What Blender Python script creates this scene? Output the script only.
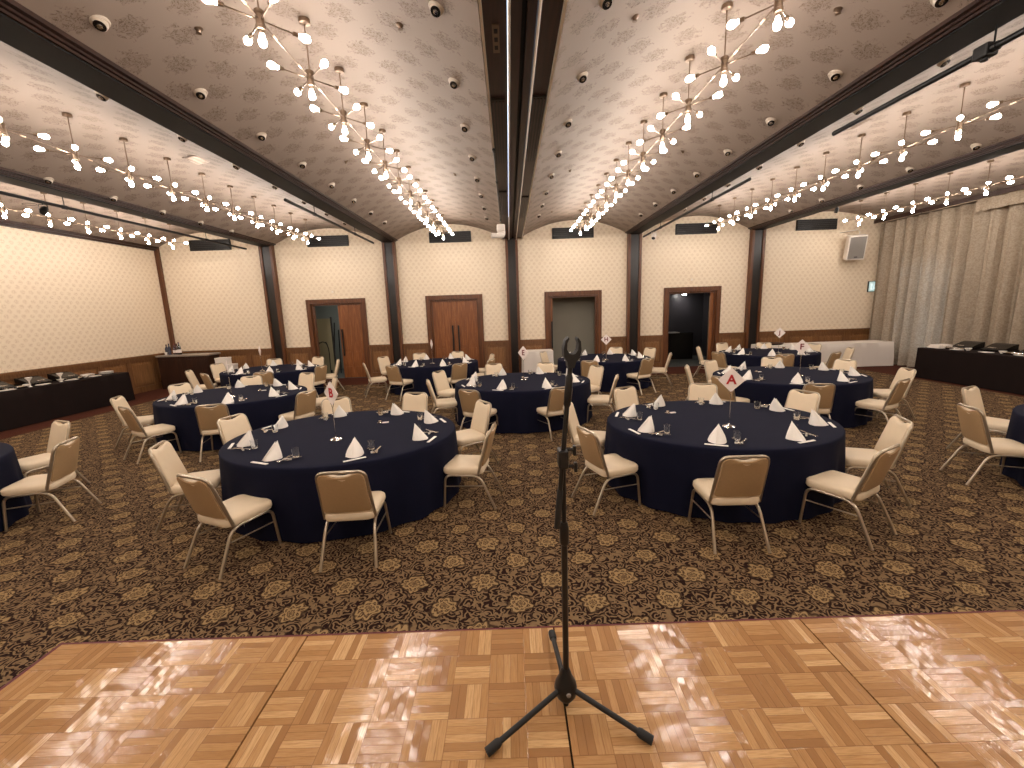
import bpy, bmesh, math, random
from mathutils import Vector, Matrix

random.seed(7)
PI = math.pi
for o in list(bpy.data.objects):
    bpy.data.objects.remove(o)
SC = bpy.context.scene
COL = SC.collection

def s2l(c):
    c = c / 255.0
    return c / 12.92 if c <= 0.04045 else ((c + 0.055) / 1.055) ** 2.4
def rgb(r, g, b):
    return (s2l(r), s2l(g), s2l(b), 1.0)

# ------------------------------------------------------------------ camera
CAM_F, CAM_P, CAM_Y, CAM_R = 422.16, 0.17503, 0.00106, 0.03396
cy, sy, cp, sp = math.cos(CAM_Y), math.sin(CAM_Y), math.cos(CAM_P), math.sin(CAM_P)
fw = Vector((sy * cp, cy * cp, -sp)); rt = Vector((cy, -sy, 0)); dn = fw.cross(rt)
cr, sr = math.cos(CAM_R), math.sin(CAM_R)
rt2 = cr * rt + sr * dn; dn2 = -sr * rt + cr * dn
cam = bpy.data.cameras.new('camera')
cam.sensor_width = 36.0; cam.lens = CAM_F / 1024.0 * 36.0
cam.clip_start = 0.05; cam.clip_end = 100
cam_o = bpy.data.objects.new('camera', cam); COL.objects.link(cam_o)
mw = Matrix.Identity(4)
for k in range(3):
    mw[k][0] = rt2[k]; mw[k][1] = -dn2[k]; mw[k][2] = -fw[k]
mw[2][3] = 2.0
cam_o.matrix_world = mw
SC.camera = cam_o

# ------------------------------------------------------------------ world, exposure
W = bpy.data.worlds.new('world'); SC.world = W; W.use_nodes = True
bg = W.node_tree.nodes['Background']
bg.inputs[0].default_value = (0.62, 0.78, 1.0, 1); bg.inputs[1].default_value = 5.0
SC.view_settings.view_transform = 'Standard'
try: SC.view_settings.look = 'None'
except Exception: pass
SC.view_settings.gamma = 1.0
SC.view_settings.use_curve_mapping = False
SC.view_settings.exposure = 0.0
BULB_STRENGTH = 120.0
BULB_COLOUR = (1.0, 0.905, 0.82, 1)
SC.cycles.max_bounces = 8
SC.cycles.diffuse_bounces = 5
SC.cycles.glossy_bounces = 4
SC.cycles.transmission_bounces = 6
SC.cycles.sample_clamp_indirect = 6.0
SC.cycles.use_light_tree = True

# ------------------------------------------------------------------ material helpers
class NT:
    """tiny node-tree writer"""
    def __init__(s, name):
        m = bpy.data.materials.new(name); m.use_nodes = True
        s.m = m; s.t = m.node_tree; s.n = s.t.nodes; s.l = s.t.links
        s.b = s.n['Principled BSDF']
    def new(s, typ, **kw):
        n = s.n.new(typ)
        for k, v in kw.items(): setattr(n, k, v)
        return n
    def put(s, sock, v):
        if isinstance(v, bpy.types.NodeSocket): s.l.new(v, sock)
        else: sock.default_value = v
    def math(s, op, a, b=None, c=None, clamp=False):
        n = s.new('ShaderNodeMath', operation=op, use_clamp=clamp)
        s.put(n.inputs[0], a)
        if b is not None: s.put(n.inputs[1], b)
        if c is not None: s.put(n.inputs[2], c)
        return n.outputs[0]
    def add(s, a, b): return s.math('ADD', a, b)
    def sub(s, a, b): return s.math('SUBTRACT', a, b)
    def mul(s, a, b): return s.math('MULTIPLY', a, b)
    def div(s, a, b): return s.math('DIVIDE', a, b)
    def step(s, e0, e1, x):
        n = s.new('ShaderNodeMapRange', interpolation_type='SMOOTHSTEP')
        s.put(n.inputs[0], x); n.inputs[1].default_value = e0; n.inputs[2].default_value = e1
        return n.outputs[0]
    def xyz(s, v):
        n = s.new('ShaderNodeSeparateXYZ'); s.put(n.inputs[0], v); return n.outputs
    def vec(s, x, y, z=0.0):
        n = s.new('ShaderNodeCombineXYZ')
        for i, v in enumerate((x, y, z)): s.put(n.inputs[i], v)
        return n.outputs[0]
    def coord(s, which='Object'):
        return s.new('ShaderNodeTexCoord').outputs[which]
    def pos(s): return s.new('ShaderNodeNewGeometry').outputs['Position']
    def mix(s, f, a, b):
        n = s.new('ShaderNodeMix', data_type='RGBA')
        s.put(n.inputs[0], f); s.put(n.inputs[6], a); s.put(n.inputs[7], b)
        return n.outputs[2]
    def noise(s, v, scale, detail=2.0, rough=0.5, dist=0.0, out=0):
        n = s.new('ShaderNodeTexNoise')
        s.put(n.inputs['Vector'], v); n.inputs['Scale'].default_value = scale
        n.inputs['Detail'].default_value = detail; n.inputs['Roughness'].default_value = rough
        n.inputs['Distortion'].default_value = dist
        return n.outputs[out]
    def white(s, v):
        n = s.new('ShaderNodeTexWhiteNoise', noise_dimensions='3D'); s.put(n.inputs[0], v)
        return n.outputs
    def bump(s, h, strength=0.3, dist=0.01, normal=None):
        n = s.new('ShaderNodeBump'); n.inputs['Strength'].default_value = strength
        n.inputs['Distance'].default_value = dist; s.put(n.inputs['Height'], h)
        if normal is not None: s.put(n.inputs['Normal'], normal)
        return n.outputs[0]
    def set(s, **kw):
        for k, v in kw.items(): s.put(s.b.inputs[k.replace('_', ' ')], v)
        return s.m

def plain(name, col, rough=0.5, metal=0.0, noise=0.0, scale=30.0, spec=None, bump=0.0, **kw):
    """a plain surface with a little procedural unevenness"""
    t = NT(name)
    p = t.coord('Object')
    n = t.noise(p, scale, 3.0)
    if noise > 0:
        dark = tuple(c * (1 - noise) for c in col[:3]) + (1,)
        t.put(t.b.inputs['Base Color'], t.mix(n, dark, col))
    else:
        t.b.inputs['Base Color'].default_value = col
    t.set(Roughness=rough, Metallic=metal)
    if spec is not None: t.b.inputs['Specular IOR Level'].default_value = spec
    if bump > 0: t.put(t.b.inputs['Normal'], t.bump(n, bump, 0.004))
    for k, v in kw.items(): t.b.inputs[k.replace('_', ' ')].default_value = v
    return t.m

def wood(name, c1, c2, rough=0.4, axis='z', scale=1.0, spec=0.4):
    t = NT(name)
    x, y, z = t.xyz(t.coord('Object'))[:3]
    k = {'x': (2, 30, 30), 'y': (30, 2, 30), 'z': (30, 30, 2)}[axis]
    v = t.vec(t.mul(x, k[0] * scale), t.mul(y, k[1] * scale), t.mul(z, k[2] * scale))
    n = t.noise(v, 1.0, 4.0, 0.6, 0.6)
    t.put(t.b.inputs['Base Color'], t.mix(t.step(0.3, 0.75, n), c1, c2))
    t.set(Roughness=rough); t.b.inputs['Specular IOR Level'].default_value = spec
    return t.m

# ------------------------------------------------------------------ materials
def lattice(t, u, v, pu, pv, offu=0.0, offv=0.0):
    """local coordinates in a repeating cell, centred on 0"""
    fu = t.mul(t.sub(t.math('FRACT', t.add(t.div(u, pu), offu)), 0.5), pu)
    fv = t.mul(t.sub(t.math('FRACT', t.add(t.div(v, pv), offv)), 0.5), pv)
    return fu, fv

def make_carpet():
    t = NT('floral_carpet')
    x, y, z = t.xyz(t.pos())[:3]
    P2 = t.vec(x, y, 0.0)
    wx, wy, wz = t.xyz(t.noise(P2, 9.0, 2.0, out=1))[:3]
    xw = t.add(x, t.mul(t.sub(wx, 0.5), 0.10)); yw = t.add(y, t.mul(t.sub(wy, 0.5), 0.10))
    masks = []; pats = []; outl = []
    for k, (ou, ov, rad, pet) in enumerate(((0.0, 0.0, 0.094, 9.0), (0.5, 0.5, 0.086, 8.0))):
        fu, fv = lattice(t, xw, yw, 0.52, 0.52, ou, ov)
        r = t.math('SQRT', t.add(t.mul(fu, fu), t.mul(fv, fv)))
        a = t.math('ARCTAN2', fv, fu)
        pr = t.mul(t.add(1.0, t.mul(t.math('ABSOLUTE', t.math('SINE', t.mul(a, pet / 2))), 0.16)), rad * 0.90)
        f = t.div(r, pr)
        masks.append(t.math('SUBTRACT', 1.0, t.step(0.96, 1.06, f)))
        ring = t.math('FRACT', t.sub(t.mul(f, 2.9), t.mul(t.math('ABSOLUTE', t.math('SINE', t.mul(t.add(a, t.mul(t.math('FLOOR', t.mul(f, 2.9)), 0.35)), pet / 2))), 0.55)))
        line = t.math('SUBTRACT', 1.0, t.step(0.12, 0.30, t.math('ABSOLUTE', t.sub(ring, 0.55))))
        core = t.math('SUBTRACT', 1.0, t.step(0.14, 0.2, f))
        pats.append(t.math('MAXIMUM', t.mul(line, 0.9), t.mul(core, 0.6)))
        outl.append(t.mul(t.math('SUBTRACT', 1.0, t.step(1.12, 1.26, f)), 0.85))
    # scrolls: spirals round voronoi centres
    vo = t.new('ShaderNodeTexVoronoi', voronoi_dimensions='2D')
    t.put(vo.inputs['Vector'], t.vec(xw, yw, 0.0)); vo.inputs['Scale'].default_value = 12.0
    sx, sy_, sz = t.xyz(vo.outputs['Position'])[:3]
    dx = t.sub(xw, sx); dy = t.sub(yw, sy_)
    dd = vo.outputs['Distance']
    ang = t.math('ARCTAN2', dy, dx)
    wn = t.white(vo.outputs['Position'])[0]
    spin = t.math('SIGN', t.sub(wn, 0.5))
    sp_ = t.math('SINE', t.add(t.mul(dd, 19.0), t.add(t.mul(ang, spin), t.mul(wn, 20.0))))
    scroll = t.step(0.15, 0.5, sp_)
    n2 = t.noise(t.vec(xw, yw, 3.0), 21.0, 1.0, 0.5, 0.8)
    leaf = t.step(0.555, 0.60, n2)
    brk = t.step(0.30, 0.40, t.noise(P2, 17.0, 1.0))
    fol = t.math('MAXIMUM', t.mul(scroll, brk), leaf)
    dark = rgb(36, 20, 17); mid = rgb(150, 124, 90); tan = rgb(150, 124, 86); line_c = rgb(58, 36, 26)
    tone = t.noise(P2, 30.0, 2.0)
    c = t.mix(t.mul(fol, 0.85), dark, t.mix(tone, rgb(106, 82, 58), mid))
    halo = t.math('MAXIMUM', masks[0], masks[1])
    fl = t.mix(t.math('MAXIMUM', t.mul(pats[0], masks[0]), t.mul(pats[1], masks[1])), tan, line_c)
    c = t.mix(t.math('MAXIMUM', outl[0], outl[1]), c, dark)
    c = t.mix(halo, c, fl)
    # plain red-brown border along the three walls
    bx = t.math('MAXIMUM', t.step(9.85, 9.87, x), t.step(9.20, 9.22, t.mul(x, -1.0)))
    bd = t.math('MAXIMUM', bx, t.step(12.02, 12.04, y))
    bcol = t.mix(t.noise(P2, 60.0, 2.0), rgb(66, 34, 24), rgb(84, 46, 32))
    c = t.mix(bd, c, bcol)
    t.put(t.b.inputs['Base Color'], c)
    t.set(Roughness=0.95); t.b.inputs['Specular IOR Level'].default_value = 0.1
    t.put(t.b.inputs['Normal'], t.bump(t.noise(P2, 350.0, 2.0), 0.4, 0.004))
    return t.m

def make_wallpaper(axis):
    t = NT('cream_wallpaper')
    x, y, z = t.xyz(t.pos())[:3]
    u = x if axis == 'x' else y
    P2 = t.vec(u, z, 0.0)
    ms = []
    for ou, ov in ((0, 0), (0.5, 0.5)):
        fu, fv = lattice(t, u, z, 0.165, 0.21, ou, ov)
        r = t.math('SQRT', t.add(t.mul(fu, fu), t.mul(fv, fv)))
        ms.append(t.math('SUBTRACT', 1.0, t.step(0.028, 0.062, r)))
    m = t.math('MAXIMUM', ms[0], ms[1])
    m = t.mul(m, t.step(0.38, 0.6, t.noise(P2, 42.0, 2.0)))
    c = t.mix(m, rgb(232, 215, 190), rgb(212, 190, 162))
    t.put(t.b.inputs['Base Color'], c)
    t.put(t.b.inputs['Roughness'], t.sub(0.62, t.mul(m, 0.32)))
    t.put(t.b.inputs['Normal'], t.bump(m, 0.25, 0.004))
    return t.m

def make_ceiling():
    t = NT('ceiling_wallpaper')
    x, y, z = t.xyz(t.pos())[:3]
    P2 = t.vec(x, y, 0.0)
    ms = []
    for ou, ov in ((0, 0), (0.5, 0.5)):
        fu, fv = lattice(t, x, y, 0.46, 0.52, ou, ov)
        r = t.math('SQRT', t.add(t.mul(fu, fu), t.mul(fv, fv)))
        ms.append(t.step(0.50, 0.55, t.add(t.noise(P2, 19.0, 3.0, 0.6, 0.8), t.mul(t.sub(0.115, r), 3.2))))
    m = t.math('MAXIMUM', ms[0], ms[1])
    n = t.noise(P2, 30.0, 2.0, 0.5, 1.2)
    m = t.mul(m, t.sub(1.0, t.mul(t.step(0.10, 0.20, t.math('ABSOLUTE', t.sub(t.math('FRACT', t.mul(n, 4.0)), 0.5))), 0.8)))
    c = t.mix(m, rgb(144, 128, 116), rgb(104, 87, 73))
    t.put(t.b.inputs['Base Color'], c)
    t.set(Roughness=0.65); t.b.inputs['Specular IOR Level'].default_value = 0.3
    t.put(t.b.inputs['Normal'], t.bump(m, 0.2, 0.006))
    return t.m

PARQ_S, PARQ_X, PARQ_Y = 0.1496, -0.136, 1.663
def make_parquet():
    t = NT('oak_mosaic_parquet')
    x, y, z = t.xyz(t.pos())[:3]
    u = t.div(t.sub(x, PARQ_X), PARQ_S); v = t.div(t.sub(y, PARQ_Y), PARQ_S)
    iu = t.math('FLOOR', u); iv = t.math('FLOOR', v)
    fu = t.sub(u, iu); fv = t.sub(v, iv)
    par = t.math('FLOORED_MODULO', t.add(iu, iv), 2.0)       # 0 -> strips along x
    across = t.add(t.mul(par, fu), t.mul(t.sub(1.0, par), fv))
    along = t.add(t.mul(par, fv), t.mul(t.sub(1.0, par), fu))
    k5 = t.mul(across, 5.0)
    ks = t.math('FLOOR', k5)
    wn = t.white(t.vec(t.add(iu, 0.13), t.add(iv, 0.37), t.add(ks, 0.5)))
    seed = t.mul(wn[0], 40.0)
    g = t.noise(t.vec(t.add(t.mul(along, 2.2), seed), t.add(t.mul(across, 26.0), seed), 0.0), 1.0, 4.0, 0.6, 0.4)
    base = t.new('ShaderNodeValToRGB')
    el = base.color_ramp.elements
    el[0].position = 0.0; el[0].color = rgb(150, 110, 72)
    el[1].position = 1.0; el[1].color = rgb(208, 170, 122)
    e = el.new(0.35); e.color = rgb(170, 128, 84)
    e = el.new(0.72); e.color = rgb(183, 142, 96)
    t.put(base.inputs[0], wn[0])
    c = t.mix(t.step(0.35, 0.75, g), base.outputs[0], rgb(146, 106, 68))
    c = t.mix(0.6, base.outputs[0], c)
    fk = t.sub(k5, ks)
    gap = t.math('MINIMUM', t.math('MINIMUM', fk, t.sub(1.0, fk)), 9.0)
    gap2 = t.math('MINIMUM', t.math('MINIMUM', fu, t.sub(1.0, fu)), t.math('MINIMUM', fv, t.sub(1.0, fv)))
    gm = t.math('MAXIMUM', t.math('SUBTRACT', 1.0, t.step(0.02, 0.06, gap)), t.math('SUBTRACT', 1.0, t.step(0.006, 0.016, gap2)))
    c = t.mix(t.mul(gm, 0.45), c, rgb(96, 56, 28))
    t.put(t.b.inputs['Base Color'], c)
    t.put(t.b.inputs['Roughness'], t.add(0.045, t.mul(wn[0], 0.03)))
    t.b.inputs['Specular IOR Level'].default_value = 0.5
    geo = t.new('ShaderNodeNewGeometry').outputs['Normal']
    off = t.new('ShaderNodeVectorMath', operation='MULTIPLY_ADD')
    t.put(off.inputs[0], wn[1]); off.inputs[1].default_value = (0.035, 0.035, 0.0); off.inputs[2].default_value = (-0.0175, -0.0175, 0)
    ad = t.new('ShaderNodeVectorMath', operation='ADD'); t.put(ad.inputs[0], geo); t.put(ad.inputs[1], off.outputs[0])
    nm = t.new('ShaderNodeVectorMath', operation='NORMALIZE'); t.put(nm.inputs[0], ad.outputs[0])
    h = t.add(t.sub(t.mul(g, 0.5), gm), t.mul(t.noise(t.vec(x, y, 0.0), 22.0, 1.0), 0.3))
    t.put(t.b.inputs['Normal'], t.bump(h, 0.3, 0.0015, nm.outputs[0]))
    return t.m

def make_curtain():
    t = NT('curtain_fabric')
    x, y, z = t.xyz(t.coord('Object'))[:3]
    n = t.noise(t.vec(t.mul(y, 1.0), t.mul(z, 1.0), x), 26.0, 3.0, 0.6, 0.8)
    c = t.mix(t.step(0.4, 0.62, n), rgb(178, 162, 141), rgb(158, 141, 121))
    dif = t.b
    t.put(dif.inputs['Base Color'], c); dif.inputs['Roughness'].default_value = 0.7
    tr = t.new('ShaderNodeBsdfTranslucent'); t.put(tr.inputs['Color'], c)
    mx = t.new('ShaderNodeMixShader'); mx.inputs[0].default_value = 0.25
    out = t.n['Material Output']
    t.l.new(dif.outputs[0], mx.inputs[1]); t.l.new(tr.outputs[0], mx.inputs[2]); t.l.new(mx.outputs[0], out.inputs[0])
    return t.m

def emitter(name, col, strength):
    t = NT(name)
    t.b.inputs['Base Color'].default_value = (0.9, 0.9, 0.9, 1)
    t.b.inputs['Emission Color'].default_value = col
    t.b.inputs['Emission Strength'].default_value = strength
    return t.m

def make_glass():
    t = NT('clear_glass')
    t.b.inputs['Base Color'].default_value = (0.95, 0.97, 0.98, 1)
    t.set(Roughness=0.03)
    t.b.inputs['Transmission Weight'].default_value = 1.0
    t.b.inputs['IOR'].default_value = 1.45
    return t.m

M = {}
M['carpet'] = make_carpet()
M['wall_x'] = make_wallpaper('x'); M['wall_y'] = make_wallpaper('y')
M['ceiling'] = make_ceiling()
M['parquet'] = make_parquet()
M['curtain'] = make_curtain()
M['wood_door'] = wood('red_brown_door_wood', rgb(112, 64, 34), rgb(146, 92, 52), 0.35)
M['wood_casing'] = wood('dark_casing_wood', rgb(80, 46, 26), rgb(108, 66, 38), 0.35)
M['wood_wains'] = wood('wainscot_wood', rgb(100, 66, 38), rgb(128, 88, 54), 0.45)
M['wood_wains2'] = wood('wainscot_panel_wood', rgb(114, 78, 46), rgb(144, 102, 64), 0.4)
M['wood_beam'] = wood('dark_beam_wood', rgb(44, 26, 20), rgb(62, 38, 28), 0.4, 'y')
M['beam_dark'] = plain('black_brown_beam_face', rgb(20, 18, 19), 0.55, noise=0.3, spec=0.25)
M['col_dark'] = wood('black_column_wood', rgb(22, 18, 17), rgb(34, 28, 25), 0.3)
M['wood_counter'] = wood('dark_counter_wood', rgb(40, 22, 15), rgb(56, 32, 21), 0.4)
M['counter_top'] = plain('grey_stone_top', rgb(150, 138, 126), 0.3, noise=0.2)
M['navy'] = plain('navy_tablecloth_weave', rgb(19, 21, 41), 0.85, noise=0.25, scale=6.0, spec=0.12)
M['black_cloth'] = plain('dark_brown_tablecloth_weave', rgb(30, 20, 18), 0.85, noise=0.2, scale=6.0, spec=0.15)
M['white_cloth'] = plain('white_table_linen', rgb(224, 214, 204), 0.8, noise=0.06, scale=6.0)
M['napkin'] = plain('white_napkin_linen', rgb(244, 238, 230), 0.8, noise=0.05, scale=20.0)
M['cream'] = plain('cream_vinyl', rgb(230, 210, 180), 0.5, noise=0.08, scale=14.0, bump=0.05)
M['tan'] = plain('tan_back_fabric', rgb(176, 144, 104), 0.7, noise=0.15, scale=60.0, bump=0.1)
M['frame'] = plain('champagne_steel', rgb(190, 176, 156), 0.33, metal=0.9, noise=0.05)
M['chrome'] = plain('polished_steel', rgb(220, 214, 206), 0.18, metal=1.0, noise=0.03)
M['nickel'] = plain('brushed_bronze_nickel', rgb(142, 122, 104), 0.35, metal=0.9, noise=0.1)
M['rod_joint'] = plain('pale_rod_joint', rgb(232, 205, 176), 0.4, metal=0.3, noise=0.05)
M['black_metal'] = plain('black_powder_coat', rgb(13, 12, 13), 0.42, noise=0.2, spec=0.4)
M['black_rubber'] = plain('black_rubber', rgb(16, 15, 15), 0.7, noise=0.2)
M['white_plastic'] = plain('white_plastic', rgb(226, 216, 206), 0.4, noise=0.05)
M['eyeball'] = plain('off_white_enamel', rgb(196, 182, 166), 0.4, noise=0.05)
M['grey_plastic'] = plain('grey_plastic', rgb(128, 122, 116), 0.5, noise=0.1)
M['card'] = plain('white_card', rgb(244, 232, 226), 0.6, noise=0.03)
M['red_ink'] = plain('red_ink', rgb(186, 30, 36), 0.6, noise=0.05)
M['black_ink'] = plain('grey_red_ink', rgb(120, 40, 44), 0.6, noise=0.05)
M['red_edge'] = plain('dark_red_edge', rgb(92, 8, 16), 0.6, noise=0.1)
M['seam'] = plain('black_seam', rgb(30, 20, 14), 0.7, noise=0.1)
M['bulb'] = emitter('lit_bulb', BULB_COLOUR, BULB_STRENGTH)
M['glass'] = make_glass()
M['porcelain'] = plain('white_porcelain', rgb(236, 228, 218), 0.2, noise=0.03)
M['vent'] = plain('black_vent', rgb(20, 17, 16), 0.6, noise=0.2)
M['grille'] = plain('dark_grille', rgb(38, 33, 31), 0.5, noise=0.2)
M['room_grey'] = plain('grey_green_partition', rgb(140, 134, 120), 0.8, noise=0.06, scale=3)
M['room_teal'] = plain('blue_grey_corridor_paint', rgb(120, 124, 118), 0.8, noise=0.06, scale=3)
M['room_black'] = plain('near_black_corridor_paint', rgb(52, 50, 54), 0.35, noise=0.2, scale=3)
M['room_floor'] = plain('grey_corridor_carpet', rgb(60, 62, 58), 0.9, noise=0.2)
M['board'] = plain('pale_olive_board', rgb(150, 142, 112), 0.7, noise=0.08, scale=4)
M['black_lacquer'] = plain('black_lacquer', rgb(20, 17, 16), 0.25, noise=0.2)
M['bottle_green'] = plain('dark_bottle_glass', rgb(22, 18, 14), 0.08, noise=0.1, spec=0.8)
M['bottle_blue'] = plain('blue_grey_bottle_glass', rgb(52, 56, 74), 0.1, noise=0.1, spec=0.8)
M['bottle_plum'] = plain('plum_bottle_glass', rgb(52, 24, 34), 0.1, noise=0.1, spec=0.8)
M['silver_trim'] = plain('satin_silver_trim', rgb(236, 226, 212), 0.4, metal=0.0, noise=0.05)
M['sign_teal'] = emitter('backlit_teal_sign', rgb(40, 140, 140), 0.75)
M['sign_white'] = emitter('backlit_white_sign', rgb(215, 245, 250), 0.9)
M['cardboard'] = plain('brown_cardboard', rgb(120, 92, 66), 0.8, noise=0.1)
M['stage_side'] = plain('stage_side_panel', rgb(70, 40, 28), 0.7, noise=0.2)

# ------------------------------------------------------------------ mesh helpers
class MB:
    def __init__(s): s.v = []; s.f = []
    def quad(s, a, b, c, d):
        n = len(s.v); s.v += [tuple(a), tuple(b), tuple(c), tuple(d)]; s.f.append((n, n + 1, n + 2, n + 3)); return s
    def box(s, x0, x1, y0, y1, z0, z1):
        n = len(s.v)
        s.v += [(x, y, z) for z in (z0, z1) for y in (y0, y1) for x in (x0, x1)]
        for f in ((0, 2, 3, 1), (4, 5, 7, 6), (0, 1, 5, 4), (2, 6, 7, 3), (0, 4, 6, 2), (1, 3, 7, 5)):
            s.f.append(tuple(n + i for i in f))
        return s
    def loops(s, rings, cap=True, closed=False):
        """skin a list of equal-length closed vertex loops"""
        n = len(s.v); m = len(rings[0])
        for r in rings: s.v += [tuple(p) for p in r]
        R = len(rings)
        for i in range(R if closed else R - 1):
            a = n + i * m; b = n + ((i + 1) % R) * m
            for j in range(m):
                k = (j + 1) % m
                s.f.append((a + j, a + k, b + k, b + j))
        if cap and not closed:
            s.f.append(tuple(n + j for j in reversed(range(m))))
            s.f.append(tuple(n + (R - 1) * m + j for j in range(m)))
        return s
    def lathe(s, prof, seg=16, c=(0, 0, 0), sx=1.0, sy=1.0):
        rings = [[(c[0] + r * sx * math.cos(2 * PI * j / seg), c[1] + r * sy * math.sin(2 * PI * j / seg), c[2] + z) for j in range(seg)] for r, z in prof]
        return s.loops(rings)
    def tube(s, path, r, seg=8, closed=False):
        pts = [Vector(p) for p in path]; n = len(pts)
        rs = r if isinstance(r, (list, tuple)) else [r] * n
        tang = []
        for i in range(n):
            if closed: d = pts[(i + 1) % n] - pts[i - 1]
            else: d = pts[min(i + 1, n - 1)] - pts[max(i - 1, 0)]
            tang.append(d.normalized())
        ref = Vector((0, 0, 1)) if abs(tang[0].z) < 0.9 else Vector((1, 0, 0))
        nrm = (ref - tang[0] * ref.dot(tang[0])).normalized()
        rings = []
        for i in range(n):
            nrm = (nrm - tang[i] * nrm.dot(tang[i])).normalized()
            bi = tang[i].cross(nrm)
            rings.append([pts[i] + rs[i] * (math.cos(2 * PI * j / seg) * nrm + math.sin(2 * PI * j / seg) * bi) for j in range(seg)])
        return s.loops(rings, True, closed)
    def prism(s, outline, z0, z1):
        return s.loops([[(x, y, z0) for x, y in outline], [(x, y, z1) for x, y in outline]])
    def xf(s, mat, start=0):
        for i in range(start, len(s.v)):
            s.v[i] = tuple(mat @ Vector(s.v[i]))
        return s
    def build(s, name, m, parent=None, smooth=False, loc=None, bevel=0.0):
        me = bpy.data.meshes.new(name)
        me.from_pydata(s.v, [], s.f); me.update()
        bm = bmesh.new(); bm.from_mesh(me)
        bmesh.ops.recalc_face_normals(bm, faces=bm.faces)
        if bevel > 0:
            bmesh.ops.bevel(bm, geom=[e for e in bm.edges if e.calc_face_angle(0) > 0.6], offset=bevel, segments=2, affect='EDGES', profile=0.5)
        if smooth:
            for f in bm.faces: f.smooth = True
            for e in bm.edges:
                if len(e.link_faces) == 2 and e.calc_face_angle(0) > 0.75: e.smooth = False
        bm.to_mesh(me); bm.free()
        me.materials.append(m)
        o = bpy.data.objects.new(name, me); COL.objects.link(o)
        if parent is not None: o.parent = parent
        if loc is not None: o.location = loc
        return o

def rrect(w, d, r, n=5, cx=0.0, cy_=0.0):
    """rounded rectangle outline"""
    pts = []
    for (sx, sy_, a0) in ((1, 1, 0), (-1, 1, PI / 2), (-1, -1, PI), (1, -1, 1.5 * PI)):
        for i in range(n + 1):
            a = a0 + PI / 2 * i / n
            pts.append((cx + sx * (w / 2 - r) + r * math.cos(a), cy_ + sy_ * (d / 2 - r) + r * math.sin(a)))
    return pts
def bez(p, n=6):
    """round the corners of a polyline: list of (point, radius)"""
    out = []
    for i, (q, r) in enumerate(p):
        q = Vector(q)
        if i in (0, len(p) - 1) or r <= 0: out.append(q); continue
        a = (Vector(p[i - 1][0]) - q).normalized(); b = (Vector(p[i + 1][0]) - q).normalized()
        s_, e_ = q + a * r, q + b * r
        for k in range(n + 1):
            t = k / n
            out.append((1 - t) ** 2 * s_ + 2 * t * (1 - t) * q + t * t * e_)
    return out

def tag(o, label, cat, group=None, kind=None):
    o['label'] = label
    o['category'] = cat
    if group: o['group'] = group
    if kind: o['kind'] = kind
    return o
def thing(name, label, cat, loc=(0, 0, 0), rotz=0.0, group=None):
    o = bpy.data.objects.new(name, None); COL.objects.link(o)
    o.empty_display_size = 0.1
    o.location = loc; o.rotation_euler = (0, 0, rotz)
    return tag(o, label, cat, group)
def struct(o, label=None):
    o['kind'] = 'structure'
    if label: o['label'] = label
    return o
def dup(o, parent=None):
    c = o.copy(); COL.objects.link(c)
    if parent is not None: c.parent = parent
    for ch in list(o.children): dup(ch, c)
    return c
def place(proto, used, loc, rotz, label, group=None, scale=None):
    o = proto if not used else dup(proto)
    o.location = loc; o.rotation_euler = (0, 0, rotz); o['label'] = label
    if group: o['group'] = group
    if scale: o.scale = scale
    return o
ORD = ['first', 'second', 'third', 'fourth', 'fifth', 'sixth', 'seventh', 'eighth', 'ninth', 'tenth', 'eleventh', 'twelfth']

# ------------------------------------------------------------------ setting
YW = 13.45                     # back wall
XL, XR = -10.68, 11.62         # side walls
YF = -3.2                      # wall behind the camera
BEAMS = [-7.29, -3.58, 0.15, 3.88, 7.63]
BAYS = [(-10.68, -7.49), (-7.09, -3.78), (-3.38, -0.15), (0.47, 3.67), (4.09, 7.43), (7.84, 11.62)]
ZS, ZP = 4.17, 4.60            # vault spring and crown
BAYC = [(-9.15), (-5.45), (-1.73), (2.03), (5.82), (9.68)]
DOORS = [(-6.31, -4.47), (-2.59, -0.82), (1.12, 2.90), (4.85, 6.63)]
DH = 2.50

struct(MB().box(XL, XR, YF, YW, -0.05, 0.0).build('floor', M['carpet']))

def vz(x, b):
    c = (b[0] + b[1]) / 2; h = (b[1] - b[0]) / 2
    return ZS + (ZP - ZS) * (1 - ((x - c) / h) ** 2)
mb = MB()
for b in BAYS:
    N = 28
    xs = [b[0] + (b[1] - b[0]) * i / N for i in range(N + 1)]
    lo = [(x, vz(x, b)) for x in xs]
    outline = lo + [(b[1], 4.9), (b[0], 4.9)]
    mb.loops([[(x, YF, z) for x, z in outline], [(x, YW + 0.15, z) for x, z in outline]])
struct(mb.build('ceiling', M['ceiling'], smooth=True))

# walls
def wall_segments(x0, x1, openings, y0, y1, z0, z1):
    mb = MB(); cur = x0
    for a, b in openings:
        if z0 < DH:
            mb.box(cur, a, y0, y1, z0, z1)
            if z1 > DH: mb.box(a, b, y0, y1, DH, z1)
        cur = b
    mb.box(cur, x1, y0, y1, z0, z1)
    return mb
struct(wall_segments(XL - 0.15, XR + 0.15, [(a + 0.11, b - 0.11) for a, b in DOORS], YW, YW + 0.15, 0.0, 4.75).build('wall_back', M['wall_x']))
struct(MB().box(XL - 0.15, XL, YF, YW, 0, 4.6).build('wall_left', M['wall_y']))
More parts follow.
